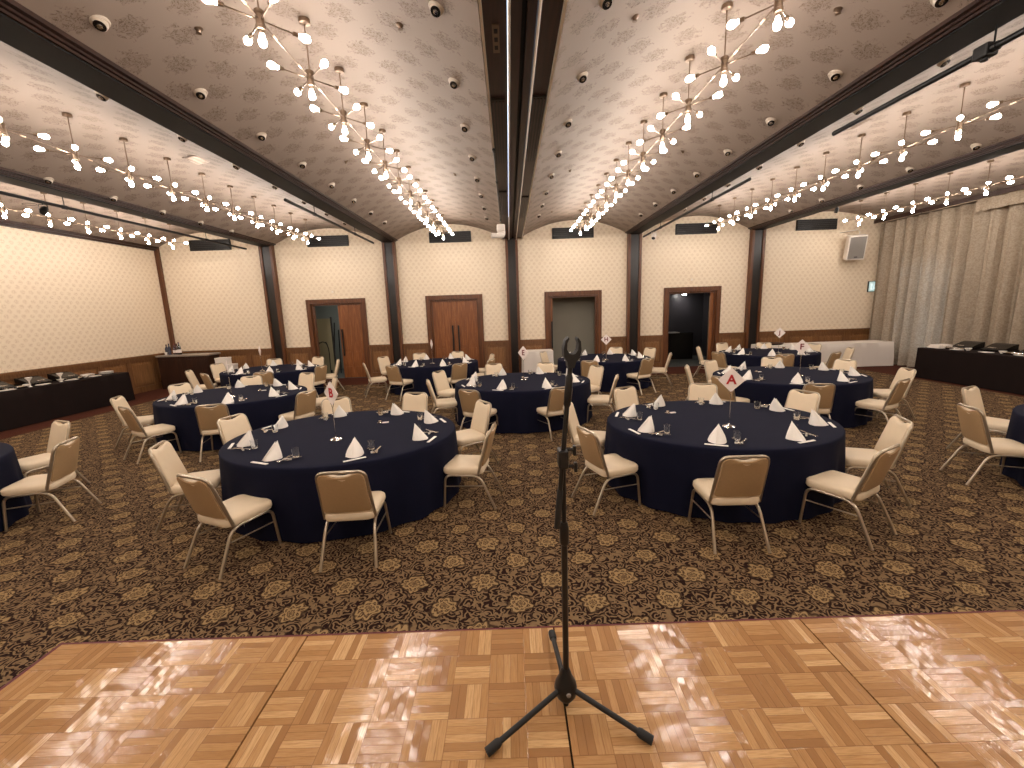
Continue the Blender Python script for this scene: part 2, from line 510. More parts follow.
# right wall with a window opening behind the curtain
WY0, WY1, WZ0, WZ1 = 11.15, 12.55, 0.35, 2.95
mb = MB().box(XR, XR + 0.15, YF, WY0, 0, 4.6).box(XR, XR + 0.15, WY1, YW, 0, 4.6)
mb.box(XR, XR + 0.15, WY0, WY1, 0, WZ0).box(XR, XR + 0.15, WY0, WY1, WZ1, 4.6)
struct(mb.build('wall_right', M['wall_y']))
struct(MB().box(XL - 0.15, XR + 0.15, YF - 0.15, YF, 0, 4.9).build('wall_front', M['wall_x']))
wn = bpy.data.objects.new('window_1', None); COL.objects.link(wn); wn.location = (XR + 0.08, (WY0 + WY1) / 2, WZ0); struct(wn)
mb = MB(); hw = (WY1 - WY0) / 2; hh = WZ1 - WZ0
for a in ((-hw, -hw + 0.06, 0, hh), (hw - 0.06, hw, 0, hh), (-hw, hw, 0, 0.06), (-hw, hw, hh - 0.06, hh), (-hw, hw, 1.40, 1.54), (-0.03, 0.03, 0, hh)):
    mb.box(-0.03, 0.03, a[0], a[1], a[2], a[3])
mb.build('window_frame', M['grey_plastic'], wn)
MB().box(-0.004, 0.004, -hw + 0.05, hw - 0.05, 0.05, hh - 0.05).build('window_pane', M['glass'], wn)

# beams: dark stepped timber casings across the ceiling
def beam_profile(mbw, mbd, x, w, z=4.11):
    h = w / 2
    for s in (-1, 1):
        a, b = sorted((x + s * h, x + s * (h - 0.045))); mbw.box(a, b, YF, YW, z + 0.055, 4.4)
        a, b = sorted((x + s * (h - 0.045), x + s * (h - 0.075))); mbw.box(a, b, YF, YW, z + 0.035, 4.4)
        a, b = sorted((x + s * (h - 0.075), x + s * (h - 0.10))); mbw.box(a, b, YF, YW, z + 0.012, 4.4)
    mbd.box(x - h + 0.10, x + h - 0.10, YF, YW, z, 4.4)
for i, x in enumerate(BEAMS):
    if i == 2: continue
    a, d = MB(), MB()
    beam_profile(a, d, x, 0.52)
    root = struct(a.build('trim_%d' % (i + 1), M['wood_beam']))
    d.build('beam_face', M['beam_dark'], root)
# central service beam: two dark strips with slots, thin silver tracks and pale outer trims
mb = MB(); x0, x1 = -0.12, 0.46
mb.box(x0, 0.06, YF, YW, 4.13, 4.5).box(0.30, x1, YF, YW, 4.13, 4.5)
mb.box(0.085, 0.165, YF, YW, 4.105, 4.5).box(0.205, 0.275, YF, YW, 4.105, 4.5)
root = struct(mb.build('trim_3', M['wood_beam']))
MB().box(0.165, 0.205, YF, YW, 4.16, 4.5).build('beam_face', M['beam_dark'], root)
mb = MB().tube([(0.072, YF, 4.065), (0.072, YW - 0.2, 4.065)], 0.011, 10).tube([(0.289, YF, 4.065), (0.289, YW - 0.2, 4.065)], 0.011, 10)
mb.build('light_track', M['silver_trim'], root)
mb = MB().box(x0 - 0.02, x0, YF, YW, 4.09, 4.4).box(x1, x1 + 0.02, YF, YW, 4.09, 4.4)
mb.build('edge_trim', M['silver_trim'], root)
# cornice along the side walls
struct(MB().box(XL, XL + 0.06, YF, YW, 4.10, 4.22).box(XL + 0.06, XL + 0.10, YF, YW, 4.15, 4.22).build('trim_6', M['wood_beam']))
struct(MB().box(XR - 0.42, XR - 0.37, YF, YW, 4.20, 4.30).box(XR - 0.37, XR, YF, YW, 4.24, 4.28).build('trim_7', M['wood_beam']))

# columns on the back wall
COLS = [(-7.49, -7.09), (-3.77, -3.39), (-0.05, 0.33), (3.68, 4.09), (7.43, 7.84)]
for i, (a, b) in enumerate(COLS):
    mb = MB().box(a, a + 0.075, YW - 0.16, YW, 0, 4.2).box(b - 0.075, b, YW - 0.16, YW, 0, 4.2)
    root = struct(mb.build('trim_%d' % (8 + i), M['wood_casing']))
    MB().box(a + 0.075, b - 0.075, YW - 0.12, YW, 0, 4.2).build('column_face', M['col_dark'], root)
struct(MB().box(XL, XL + 0.10, YW - 0.10, YW, 0, 4.2).build('trim_13', M['wood_casing']))

# wainscot with raised panels
def wainscot(name, spans, plane, axis):
    rail, pan = MB(), MB()
    for a, b in spans:
        def bx(m, u0, u1, d0, d1, z0, z1):
            if axis == 'x': m.box(u0, u1, plane - d1, plane - d0, z0, z1)
            elif axis == 'L': m.box(plane + d0, plane + d1, u0, u1, z0, z1)
            else: m.box(plane - d1, plane - d0, u0, u1, z0, z1)
        bx(rail, a, b, 0.0, 0.028, 0.0, 1.0)
        bx(rail, a, b, 0.0, 0.085, 0.98, 1.04)
        bx(rail, a, b, 0.028, 0.055, 0.90, 0.98); bx(rail, a, b, 0.028, 0.058, 0.0, 0.16)
        n = max(1, round((b - a) / 0.85)); w = (b - a) / n
        for k in range(n + 1):
            u = a + k * w
            bx(rail, max(a, u - 0.06), min(b, u + 0.06), 0.028, 0.055, 0.16, 0.90)
        for k in range(n):
            u = a + k * w
            bx(pan, u + 0.11, u + w - 0.11, 0.028, 0.036, 0.22, 0.84)
            bx(pan, u + 0.15, u + w - 0.15, 0.036, 0.052, 0.26, 0.80)
    r = struct(rail.build(name, M['wood_wains']))
    pan.build('raised_panel', M['wood_wains2'], r)
edges = [XL] + [v for ab in sorted(COLS + DOORS) for v in ab] + [XR]
spans = [(edges[i], edges[i + 1]) for i in range(0, len(edges), 2)]
wainscot('trim_14', spans, YW, 'x')
wainscot('trim_15', [(YF, YW - 0.05)], XL, 'L')

# doors: casing, leaves, long dark pulls
def pull(parent, x, z0, z1, y):
    mb = MB().box(x - 0.022, x + 0.022, y - 0.06, y - 0.035, z0, z1)
    mb.box(x - 0.012, x + 0.012, y - 0.04, y, z0 + 0.06, z0 + 0.09).box(x - 0.012, x + 0.012, y - 0.04, y, z1 - 0.09, z1 - 0.06)
    mb.build('door_handle', M['black_metal'], parent)
def leaf(parent, xa, xb, y, z1=2.36, panels=True):
    o = MB().box(xa, xb, y, y + 0.045, 0.01, z1).build('door_leaf', M['wood_door'], parent)
    mb = MB(); w = xb - xa
    for (za, zb) in ((0.15, 0.36), (0.44, 0.84), (0.92, 2.26)):
        for k in range(2):
            u0 = xa + 0.07 + k * (w - 0.07) / 2; u1 = u0 + (w - 0.21) / 2
            if zb > 2: 
                mb.box(u0, u1, y - 0.006, y, za, zb)
            else:
                mb.box(u0, u1, y - 0.01, y, za, zb)
    mb.build('door_panel', M['wood_door'], o)
    return o
for i, (a, b) in enumerate(DOORS):
    d = bpy.data.objects.new('door_%d' % (i + 1), None); COL.objects.link(d)
    d.location = ((a + b) / 2, YW, 0); struct(d); h = (b - a) / 2
    mb = MB()
    for s in (-1, 1):
        u0, u1 = sorted((s * h, s * (h - 0.13))); mb.box(u0, u1, -0.05, 0.15, 0, DH)
        u0, u1 = sorted((s * (h - 0.13), s * (h - 0.19))); mb.box(u0, u1, 0.02, 0.15, 0, DH - 0.13)
    mb.box(-h + 0.13, h - 0.13, -0.05, 0.15, DH - 0.13, DH).box(-h + 0.19, h - 0.19, 0.02, 0.15, DH - 0.19, DH - 0.13)
    mb.build('door_casing', M['wood_casing'], d)
    iw = h - 0.19
    if i == 0:
        l = leaf(d, 0.02, iw, 0.05); pull(l, 0.10, 0.72, 1.56, 0.05)
    if i == 1:
        l = leaf(d, -iw, -0.001, 0.05); pull(l, -0.09, 0.72, 1.56, 0.05)
        l = leaf(d, 0.001, iw, 0.05); pull(l, 0.09, 0.72, 1.56, 0.05)
    if i == 2:
        # leaf slid back on the left, only its edge and pull in sight
        l = MB().box(-iw, -iw + 0.06, 0.06, 0.105, 0.01, 2.31).build('door_leaf', M['wood_door'], d); pull(l, -iw + 0.03, 0.74, 1.58, 0.06)
    if i == 3:
        l = MB().box(iw - 0.10, iw, 0.05, 0.095, 0.01, 2.31).build('door_leaf', M['wood_door'], d)
        MB().box(iw - 0.125, iw - 0.10, 0.05, 0.095, 0.05, 2.2).build('door_handle', M['nickel'], l)

# corridor rooms behind the doors
def room(name, x0, x1, y1, m, mf, z1=2.9):
    struct(MB().box(x0, x1, y1, y1 + 0.1, 0, z1).build(name + '_back', m))
    struct(MB().box(x0 - 0.1, x0, YW + 0.15, y1, 0, z1).build(name + '_left', m))
    struct(MB().box(x1, x1 + 0.1, YW + 0.15, y1, 0, z1).build(name + '_right', m))
    struct(MB().box(x0, x1, YW + 0.15, y1, z1, z1 + 0.1).build('ceiling', m))
    struct(MB().box(x0, x1, YW, y1, -0.05, 0.0).build('floor', mf))
room('wall_backing', -2.9, -0.5, 14.2, M['room_black'], M['room_floor'])  # unseen dark room added behind the closed doors to block the sky
room('wall_corridor', -7.7, -4.2, 15.9, M['room_teal'], M['room_floor'])
room('wall_screen', 0.9, 3.1, 14.35, M['room_grey'], M['room_floor'])
room('wall_foyer', 4.5, 7.4, 16.3, M['room_black'], M['room_floor'])

# ------------------------------------------------------------------ stage decks
ZD = 0.47
for i in range(5):
    xa = -2.23 + i * 1.197; xb = xa + 1.197
    pos = ['first from the left, its outer side red edged', 'second from the left, left of the microphone stand', 'third from the left, right of the microphone stand', 'fourth from the left, right of the right seam', 'fifth from the left'][i]
    t = thing('stage_deck', 'parquet topped stage panel, ' + pos, 'stage panel', ((xa + xb) / 2, 0.6, 0), 0, 'parquet stage panels')
    h = 0.5985
    MB().box(-h + 0.0038, h - 0.0038, -1.8, 1.215, ZD - 0.03, ZD).build('deck_top', M['parquet'], t)
    mb = MB().box(-h, h, 1.215, 1.224, ZD - 0.04, ZD + 0.001)
    if i == 0: mb.box(-h - 0.012, -h + 0.002, -1.8, 1.228, ZD - 0.04, ZD + 0.001)
    mb.build('red_edging', M['red_edge'], t)
    MB().box(-h, h, -1.8, 1.2, ZD - 0.09, ZD - 0.031).build('deck_frame', M['seam'], t)
    for sx in (-1, 1):
        for yy in (-1.7, 1.1):
            MB().tube([(sx * (h - 0.08), yy, 0), (sx * (h - 0.08), yy, ZD - 0.09)], 0.022).build('leg', M['black_metal'], t)

# ------------------------------------------------------------------ chandeliers
def bulb_mesh():
    prof = [(0.002, 0.0), (0.014, 0.002), (0.015, 0.016), (0.020, 0.028), (0.027, 0.046), (0.0285, 0.062), (0.022, 0.080), (0.009, 0.089), (0.001, 0.091)]
    return MB().lathe(prof, 10)
def make_hub(parent, name='light_cluster'):
    hub = MB().lathe([(0.02, -0.068), (0.036, -0.064), (0.036, -0.04), (0.030, -0.036), (0.030, 0.036), (0.036, 0.04), (0.036, 0.06), (0.02, 0.066)], 12).build(name, M['nickel'], parent, True)
    MB().lathe([(0.001, 0.475), (0.048, 0.475), (0.050, 0.455), (0.046, 0.440), (0.008, 0.432), (0.008, 0.42)], 14).build('ceiling_rose', M['nickel'], hub, True)
    MB().tube([(0, 0, 0.06), (0, 0, 0.44)], 0.006, 6).build('stem', M['nickel'], hub, True)
    for k in range(4):
        a = PI / 4 + k * PI / 2
        R = Matrix.Rotation(a, 4, 'Z') @ Matrix.Rotation(PI / 2, 4, 'Y')
        arm = MB().tube([(0, 0, 0.03), (0, 0, 0.225)], 0.0055, 6).lathe([(0.006, 0.222), (0.016, 0.226), (0.017, 0.262), (0.013, 0.266)], 10).xf(R).build('arm', M['nickel'], hub, True)
        b = bulb_mesh().xf(R @ Matrix.Translation((0, 0, 0.262))).build('bulb', M['bulb'], hub, True)
    MB().lathe([(0.016, -0.09), (0.017, -0.068)], 10).build('socket', M['nickel'], hub, True)
    bulb_mesh().xf(Matrix.Translation((0, 0, -0.086)) @ Matrix.Rotation(PI, 4, 'X')).build('bulb', M['bulb'], hub, True)
    return hub
def make_link(parent):
    l = MB().tube([(0, 0.03, 0), (0, 0.755, 0)], 0.0055, 6).build('link_rod', M['nickel'], parent, True)
    for a in (0.17, 0.56): MB().tube([(0, a, 0), (0, a + 0.055, 0)], 0.0085, 8).build('joint', M['rod_joint'], l, True)
    return l
ROWNAME = ['by the left wall', 'second from the left wall', 'left of the central ceiling beam', 'right of the central ceiling beam', 'second from the curtains', 'nearest the curtains']
SP = 0.785
ROWSHORT = ['far left', 'left', 'left centre', 'right centre', 'right', 'far right']
hub0 = None
for r in range(6):
    k0 = [-2, -6, -7, -7, -6, -2][r]
    c = thing('linear_chandelier', 'long row of linked spoke lights with bare bulbs, ' + ROWNAME[r], 'chandelier', (BAYC[r], 3.48 + SP * k0, 4.12), 0, 'linked spoke chandeliers')
    n = 12 - k0
    for k in range(n):
        if hub0 is None:
            h = make_hub(c); hub0 = h; link0 = make_link(c); h2 = h; l2 = link0
        else:
            h2 = dup(hub0, c); l2 = dup(link0, c) if k < n - 1 else None
        h2.location = (0, SP * k, 0)
        if l2: l2.location = (0, SP * k, 0)

# ------------------------------------------------------------------ ceiling fittings
def make_eyeball():
    t = thing('eyeball_spotlight', '', 'ceiling spotlight', (0, 0, 0), 0, 'white eyeball spotlights in the ceiling')
    MB().lathe([(0.075, 0.03), (0.085, 0.0), (0.078, -0.012), (0.06, -0.014)], 18).build('trim_ring', M['eyeball'], t, True)
    R = Matrix.Rotation(-0.45, 4, 'X')
    MB().lathe([(0.02, 0.05), (0.062, 0.02), (0.066, -0.02), (0.058, -0.048), (0.052, -0.055), (0.048, -0.03)], 18).xf(R).build('ball_shell', M['eyeball'], t, True)
    MB().lathe([(0.001, -0.040), (0.050, -0.050), (0.050, -0.058), (0.001, -0.060)], 16).xf(R).build('lamp_face', M['black_lacquer'], t, True)
    MB().lathe([(0.001, -0.055), (0.026, -0.055), (0.022, -0.066), (0.001, -0.068)], 12).xf(R).build('lamp_lens', M['chrome'], t, True)
    return t
eye = make_eyeball(); eye_used = False
for bi, offs in ((1, (-7.02, -4.1)), (2, (-3.10, -0.48)), (3, (0.83, 3.45)), (4, (4.55, 7.28)), (0, (-8.0,)), (5, (8.2, 11.0))):
    for oi, x in enumerate(offs):
        for k in range(8):
            y = 3.74 + 1.085 * k
            if bi in (0, 5) and k < 4: continue
            if bi in (1, 4) and k < 1: continue
            side = ('right' if (bi == 0) else ['left', 'right'][oi])
            lab = 'white eyeball spotlight %s of the %s chandelier row, %s from the back wall' % (side, ROWSHORT[bi], ORD[7 - k])
            o = place(eye, eye_used, (x, y, vz(x, BAYS[bi]) - 0.004), 0, lab); eye_used = True
            o.rotation_euler = (0, (1 if x > BAYC[bi] else -1) * 0.25, 0); o.scale = (0.8, 0.8, 0.8)
def make_sprinkler():
    t = thing('sprinkler_head', '', 'sprinkler', (0, 0, 0), 0, 'small dark sprinkler heads in the ceiling')
    MB().lathe([(0.035, 0.01), (0.036, -0.004), (0.02, -0.012), (0.012, -0.03), (0.022, -0.032), (0.022, -0.036), (0.001, -0.037)], 14).build('head', M['nickel'], t, True)
    return t
spr = make_sprinkler(); su = False
for x, y, bi in ((-2.61, 4.16, 2), (-0.86, 4.16, 2), (1.18, 4.16, 3), (2.95, 4.16, 3), (-2.6, 7.5, 2), (-0.9, 8.3, 2), (1.2, 8.3, 3), (2.95, 7.5, 3), (-0.9, 11.6, 2), (1.2, 11.6, 3), (-6.2, 8.2, 1), (6.7, 8.2, 4)):
    lab = 'dark sprinkler head %s of %s chandelier row, %.1f metres from back wall' % ('left' if x < BAYC[bi] else 'right', ROWSHORT[bi], YW - y)
    place(spr, su, (x, y, vz(x, BAYS[bi])), 0, lab); su = True
def make_diffuser():
    t = thing('air_diffuser', '', 'air vent', (0, 0, 0), 0, 'square ceiling air diffusers')
    MB().box(-0.16, 0.16, -0.16, 0.16, -0.012, 0.0).build('diffuser_frame', M['ceiling'], t)
    mb = MB()
    for k in range(6): mb.box(-0.13, 0.13, -0.13 + k * 0.048, -0.11 + k * 0.048, -0.018, -0.012)
    mb.build('slat', M['nickel'], t)
    return t
dif = make_diffuser(); du = False
for x, y, lab in ((-4.9, 7.35, 'flat square air diffuser in the vault second from the left wall'), (5.25, 6.9, 'flat square air diffuser in the vault second from the curtains')):
    bi = 1 if x < 0 else 4
    o = place(dif, du, (x, y, vz(x, BAYS[bi]) - 0.01), 0, lab); du = True
    o.rotation_euler = (0, (-0.14 if bi == 1 else 0.14) * (-1 if x > BAYC[bi] else 1) * -1, 0)

# grilles and socket plate set in the centre beam
def make_grille():
    t = thing('beam_grille', '', 'vent grille', (0, 0, 0), 0, 'slotted grilles in the centre beam')
    MB().box(-0.07, 0.07, 0, 1.9, 0.0, 0.02).build('grille_plate', M['grille'], t)
    mb = MB()
    for k in range(4): mb.box(-0.058 + k * 0.035, -0.044 + k * 0.035, 0.03, 1.87, -0.008, 0.0)
    mb.build('slot_bar', M['wood_beam'], t)
    return t
gr = make_grille(); gu = False
for x, y, lab in ((-0.04, 4.76, 'dark slotted grille in the left strip of the centre beam, nearer one'), (0.385, 4.72, 'dark slotted grille in the right strip of the centre beam, nearer one'),
                  (-0.04, 8.2, 'dark slotted grille in the left strip of the centre beam, farther one'), (0.385, 8.6, 'dark slotted grille in the right strip of the centre beam, farther one')):
    place(gr, gu, (x, y, 4.112), 0, lab); gu = True
t = thing('socket_plate', 'dark plate with three square sockets set in the centre beam', 'socket', (-0.03, 3.62, 4.13))
MB().box(-0.028, 0.028, 0.0, 0.36, -0.006, 0.0).build('plate', M['nickel'], t)
for k in range(3): MB().box(-0.014, 0.014, 0.05 + k * 0.105, 0.10 + k * 0.105, -0.009, -0.006).build('socket', M['vent'], t)

# suspended lighting pipes
def pipe(x, y0, y1, z, hangers, label, r=0.027):
    t = thing('lighting_pipe', label, 'pipe', (x, y0, z), 0, 'suspended black lighting pipes')
    MB().tube([(0, 0, 0), (0, y1 - y0, 0)], r, 10).build('pipe', M['black_metal'], t, True)
    for hy in hangers:
        hg = MB().tube([(0, hy - y0, 0), (0, hy - y0, 4.12 - z)], 0.007, 6).build('hanger_rod', M['black_metal'], t, True)
        MB().tube([(0, hy - y0 - 0.035, 0), (0, hy - y0 + 0.035, 0)], r + 0.008, 10).build('clamp', M['black_metal'], hg, True)
    return t
pipe(3.98, 0.5, 5.5, 3.95, (1.6, 3.8), 'near black lighting pipe under the right beam with a spotlight clamp')
pipe(3.98, 7.3, 12.8, 3.95, (8.6, 11.4), 'far black lighting pipe under the right beam ending by a small spotlight')
pipe(-3.72, 7.6, 12.3, 3.95, (8.7, 10.9), 'black lighting pipe under the beam above the left open door')
pipe(-7.45, 5.0, 12.6, 3.95, (7.6, 11.0), 'long black lighting pipe under the beam farthest left')
pipe(-0.13, 5.95, 10.55, 4.06, (6.0, 7.4, 10.4), 'thin black pipe beside the centre beam ending at a white moving spotlight', 0.012)

# fittings that hang from the pipes
t = thing('pipe_clamp', 'black spotlight clamp on the near right lighting pipe', 'clamp', (3.98, 3.86, 3.95))
MB().box(-0.05, 0.05, -0.06, 0.06, -0.05, 0.05).build('clamp_body', M['black_metal'], t, bevel=0.012)
MB().tube([(0, 0, -0.05), (0.0, 0.0, -0.07)], 0.025, 10).build('swivel', M['black_metal'], t, True)
MB().lathe([(0.001, 0.014), (0.012, 0.012), (0.012, 0.0)], 10).xf(Matrix.Translation((0, -0.06, 0)) @ Matrix.Rotation(PI / 2, 4, 'X')).build('screw', M['chrome'], t, True)
def spot(name, label, loc, rotz, mbody, tilt, sc=1.0):
    t = thing(name, label, 'spotlight', loc, rotz); t.scale = (sc, sc, sc)
    MB().tube(bez([((-0.085, 0, -0.17), 0), ((-0.085, 0, -0.03), 0.03), ((0.085, 0, -0.03), 0.03), ((0.085, 0, -0.17), 0)]), 0.008, 6).build('yoke', mbody, t, True)
    MB().tube([(0, 0, 0.0), (0, 0, -0.035)], 0.016, 8).build('mount', mbody, t, True)
    R = Matrix.Translation((0, 0, -0.17)) @ Matrix.Rotation(tilt, 4, 'X')
    MB().lathe([(0.03, 0.13), (0.055, 0.12), (0.072, 0.04), (0.075, -0.10), (0.066, -0.12), (0.060, -0.10)], 16).xf(R).build('lamp_housing', mbody, t, True)
    MB().lathe([(0.001, -0.095), (0.061, -0.097), (0.060, -0.103), (0.001, -0.104)], 14).xf(R).build('lens', M['grille'], t, True)
    return t
t = spot('spotlight', 'black spotlight with a coiled cable on the far left pipe', (-7.45, 7.25, 3.93), 0.5, M['black_metal'], -0.9, 0.62)
MB().tube([(-0.10 + 0.14 * math.cos(a) - 0.14, 0.05 * math.sin(a), -0.04 + 0.035 * math.sin(a)) for a in [2 * PI * k / 20 for k in range(20)]], 0.006, 6, True).build('cable', M['black_rubber'], t, True)
spot('spotlight', 'small black spotlight under the beam above the right wall vent', (7.70, 10.33, 4.1), 0.2, M['black_metal'], 0.3, 0.5)
spot('spotlight', 'small white spotlight at the far end of the right pipe', (3.98, 11.9, 3.95), 2.6, M['white_plastic'], 0.8, 0.8)
t = thing('moving_spotlight', 'white moving-head spotlight hanging at the left of the centre column', 'spotlight', (-0.13, 10.64, 4.05), 0)
MB().tube([(0, 0, 0.05), (0, 0, -0.04)], 0.014, 8).build('hook', M['chrome'], t, True)
MB().box(-0.10, 0.10, -0.09, 0.09, -0.20, -0.04).build('head_base', M['white_plastic'], t, bevel=0.03)
MB().box(-0.085, 0.105, -0.05, 0.05, -0.30, -0.18).build('yoke', M['white_plastic'], t, bevel=0.03)
R = Matrix.Translation((-0.06, -0.05, -0.30)) @ Matrix.Rotation(0.25, 4, 'Z') @ Matrix.Rotation(-PI / 2, 4, 'Y')
MB().lathe([(0.03, -0.14), (0.055, -0.12), (0.06, 0.10), (0.066, 0.17), (0.05, 0.18), (0.045, 0.14)], 16).xf(R).build('lamp_barrel', M['white_plastic'], t, True)
MB().lathe([(0.001, 0.15), (0.046, 0.148), (0.046, 0.142), (0.001, 0.14)], 14).xf(R).build('lens', M['black_metal'], t, True)

# wall vents, speaker, exit sign, little boxes
VX = [(-9.62, -8.39), (-6.06, -4.81), (-2.35, -1.08), (1.39, 2.65), (5.15, 6.40), (8.83, 10.05)]
VN = ['above the dark wood counter', 'above the left open door', 'above the closed double doors', 'above the grey doorway', 'above the dark doorway at right', 'left of the wall speaker']
for (a, b), nme in zip(VX, VN):
    t = thing('wall_vent', 'black rectangular air vent high on the back wall ' + nme, 'air vent', ((a + b) / 2, YW, 4.07), 0, 'black air vents on the back wall')
    h = (b - a) / 2
    MB().box(-h, h, -0.05, 0.0, 0.0, 0.31).build('vent_box', M['vent'], t)
    mb = MB()
    for k in range(5): mb.box(-h + 0.03, h - 0.03, -0.06, -0.05, 0.03 + k * 0.055, 0.045 + k * 0.055)
    mb.build('louvre', M['grille'], t)
t = thing('wall_speaker', 'white framed grey loudspeaker tilted on a bracket, high on the right of the back wall', 'speaker', (10.42, 13.1, 3.13), -0.35)
R = Matrix.Rotation(0.22, 4, 'X')
MB().box(-0.23, 0.23, -0.10, 0.16, 0.0, 0.70).xf(R).build('cabinet', M['white_plastic'], t, bevel=0.02)
MB().box(-0.195, 0.195, -0.112, -0.098, 0.04, 0.66).xf(R).build('front_grille', M['grey_plastic'], t)
MB().box(-0.04, 0.04, -0.118, -0.110, 0.07, 0.10).xf(R).build('badge', M['grille'], t)
MB().tube([(-0.34, 0.22, 0.83), (0.1, 0.2, 0.88), (0.1, 0.05, 0.80), (0.1, 0.03, 0.70)], 0.014, 8).build('bracket', M['white_plastic'], t, True)
t = thing('exit_sign', 'small backlit green and white exit pictogram sign near the curtains', 'sign', (11.33, YW, 2.16), 0)
MB().box(-0.115, 0.115, -0.045, 0, 0, 0.33).build('sign_case', M['grille'], t, bevel=0.008)
MB().box(-0.10, 0.10, -0.05, -0.045, 0.015, 0.315).build('green_face', M['sign_teal'], t)
mb = MB()
mb.box(-0.045, 0.07, -0.053, -0.05, 0.06, 0.26)
o = mb.build('doorway_pictogram', M['sign_white'], t)
mb = MB().lathe([(0.001, 0.003), (0.024, 0.003), (0.024, 0.0), (0.001, 0)], 10).xf(Matrix.Translation((0.02, -0.053, 0.235)) @ Matrix.Rotation(PI / 2, 4, 'X'))
for p, q in (((0.02, 0.21), (0.0, 0.14)), ((0.0, 0.14), (0.035, 0.07)), ((0.0, 0.14), (-0.06, 0.09)), ((0.02, 0.2), (-0.04, 0.17)), ((0.02, 0.2), (0.065, 0.16))):
    mb.tube([(p[0], -0.055, p[1]), (q[0], -0.055, q[1])], 0.011, 6)
mb.build('running_figure', M['sign_teal'], t)
for x, lab in ((-5.45, 'small cream sensor box on the wall above the left open door'), (5.7, 'small cream sensor box on the wall above the dark doorway')):
    t = thing('wall_sensor', lab, 'sensor', (x, YW, 2.66), 0)
    MB().box(-0.06, 0.06, -0.03, 0, 0, 0.12).build('case', M['wall_x'], t, bevel=0.01)
    MB().box(-0.03, 0.03, -0.034, -0.03, 0.03, 0.09).build('face', M['silver_trim'], t)

# things in the rooms behind the doors
t = thing('folding_board', 'pale olive board leaning inside the left open doorway', 'board', (-6.42, 14.6, 0), 0.05)
MB().box(-0.30, 0.30, 0.0, 0.05, 0, 1.9).build('panel', M['board'], t)
MB().box(-0.34, -0.30, -0.005, 0.055, 0, 1.95).box(0.30, 0.34, -0.005, 0.055, 0, 1.95).build('board_frame', M['grille'], t)
t = thing('hand_truck', 'black hand truck with curved handle inside the left open doorway', 'cart', (-6.25, 14.15, 0), 0.35)
mb = MB()
for s in (-1, 1): mb.tube(bez([((s * 0.17, -0.2, 0.12), 0), ((s * 0.17, -0.02, 0.95), 0.2), ((s * 0.10, 0.0, 1.12), 0.1), ((0, 0, 1.14), 0)]), 0.016, 8)
mb.build('frame', M['black_metal'], t, True)
for s in (-1, 1):
    MB().lathe([(0.03, -0.02), (0.10, -0.02), (0.10, 0.02), (0.03, 0.02)], 16).xf(Matrix.Translation((s * 0.2, -0.15, 0.10)) @ Matrix.Rotation(PI / 2, 4, 'Y')).build('wheel', M['black_rubber'], t, True)
MB().box(-0.19, 0.19, -0.42, -0.17, 0.03, 0.045).build('toe_plate', M['black_metal'], t)
t = thing('folded_stand', 'dark folded poles standing beside the board in the left doorway', 'stand', (-5.98, 14.75, 0), 0)
for k, (dx, h) in enumerate(((-0.10, 1.75), (0.02, 1.5), (0.10, 1.9))):
    MB().tube([(dx * 2, -0.1, 0), (dx, 0.1, h)], 0.022, 8).build('pole', M['black_metal'], t, True)
t = thing('foyer_lamp', 'bright ceiling lamp glowing in the dark doorway at right', 'lamp', (6.52, 15.95, 2.33), 0)
MB().lathe([(0.09, 0.0), (0.10, 0.02), (0.10, 0.05), (0.001, 0.06)], 16).build('lamp_body', M['white_plastic'], t, True)
MB().lathe([(0.001, -0.02), (0.06, -0.012), (0.085, 0.0), (0.001, 0.004)], 16).build('diffuser', emitter('lit_foyer_lamp', (1, 0.93, 0.85, 1), 150.0), t, True)
MB().tube([(0, 0, 0.05), (0, 0, 0.57)], 0.01, 6).build('stem', M['nickel'], t, True)
t = thing('corridor_fill_lamp', 'unseen round ceiling lamp added to brighten the corridor behind the left open door', 'lamp', (-5.0, 14.9, 2.9))  # out-of-view lamp added to brighten the corridor behind the open door
MB().lathe([(0.001, 0.0), (0.16, 0.0), (0.17, -0.02), (0.16, -0.05), (0.10, -0.07), (0.001, -0.075)], 20).build('shade', emitter('lit_corridor_fill', (1.0, 0.98, 0.94, 1), 90.0), t, True)
t = thing('foyer_counter', 'black reception counter with pale edge inside the dark doorway', 'counter', (5.75, 15.35, 0), 0)
MB().box(-0.9, 0.9, 0, 0.4, 0, 0.95).build('counter_body', M['black_lacquer'], t)
MB().box(-0.92, 0.4, -0.03, 0.42, 0.95, 0.98).build('counter_top', M['grey_plastic'], t)

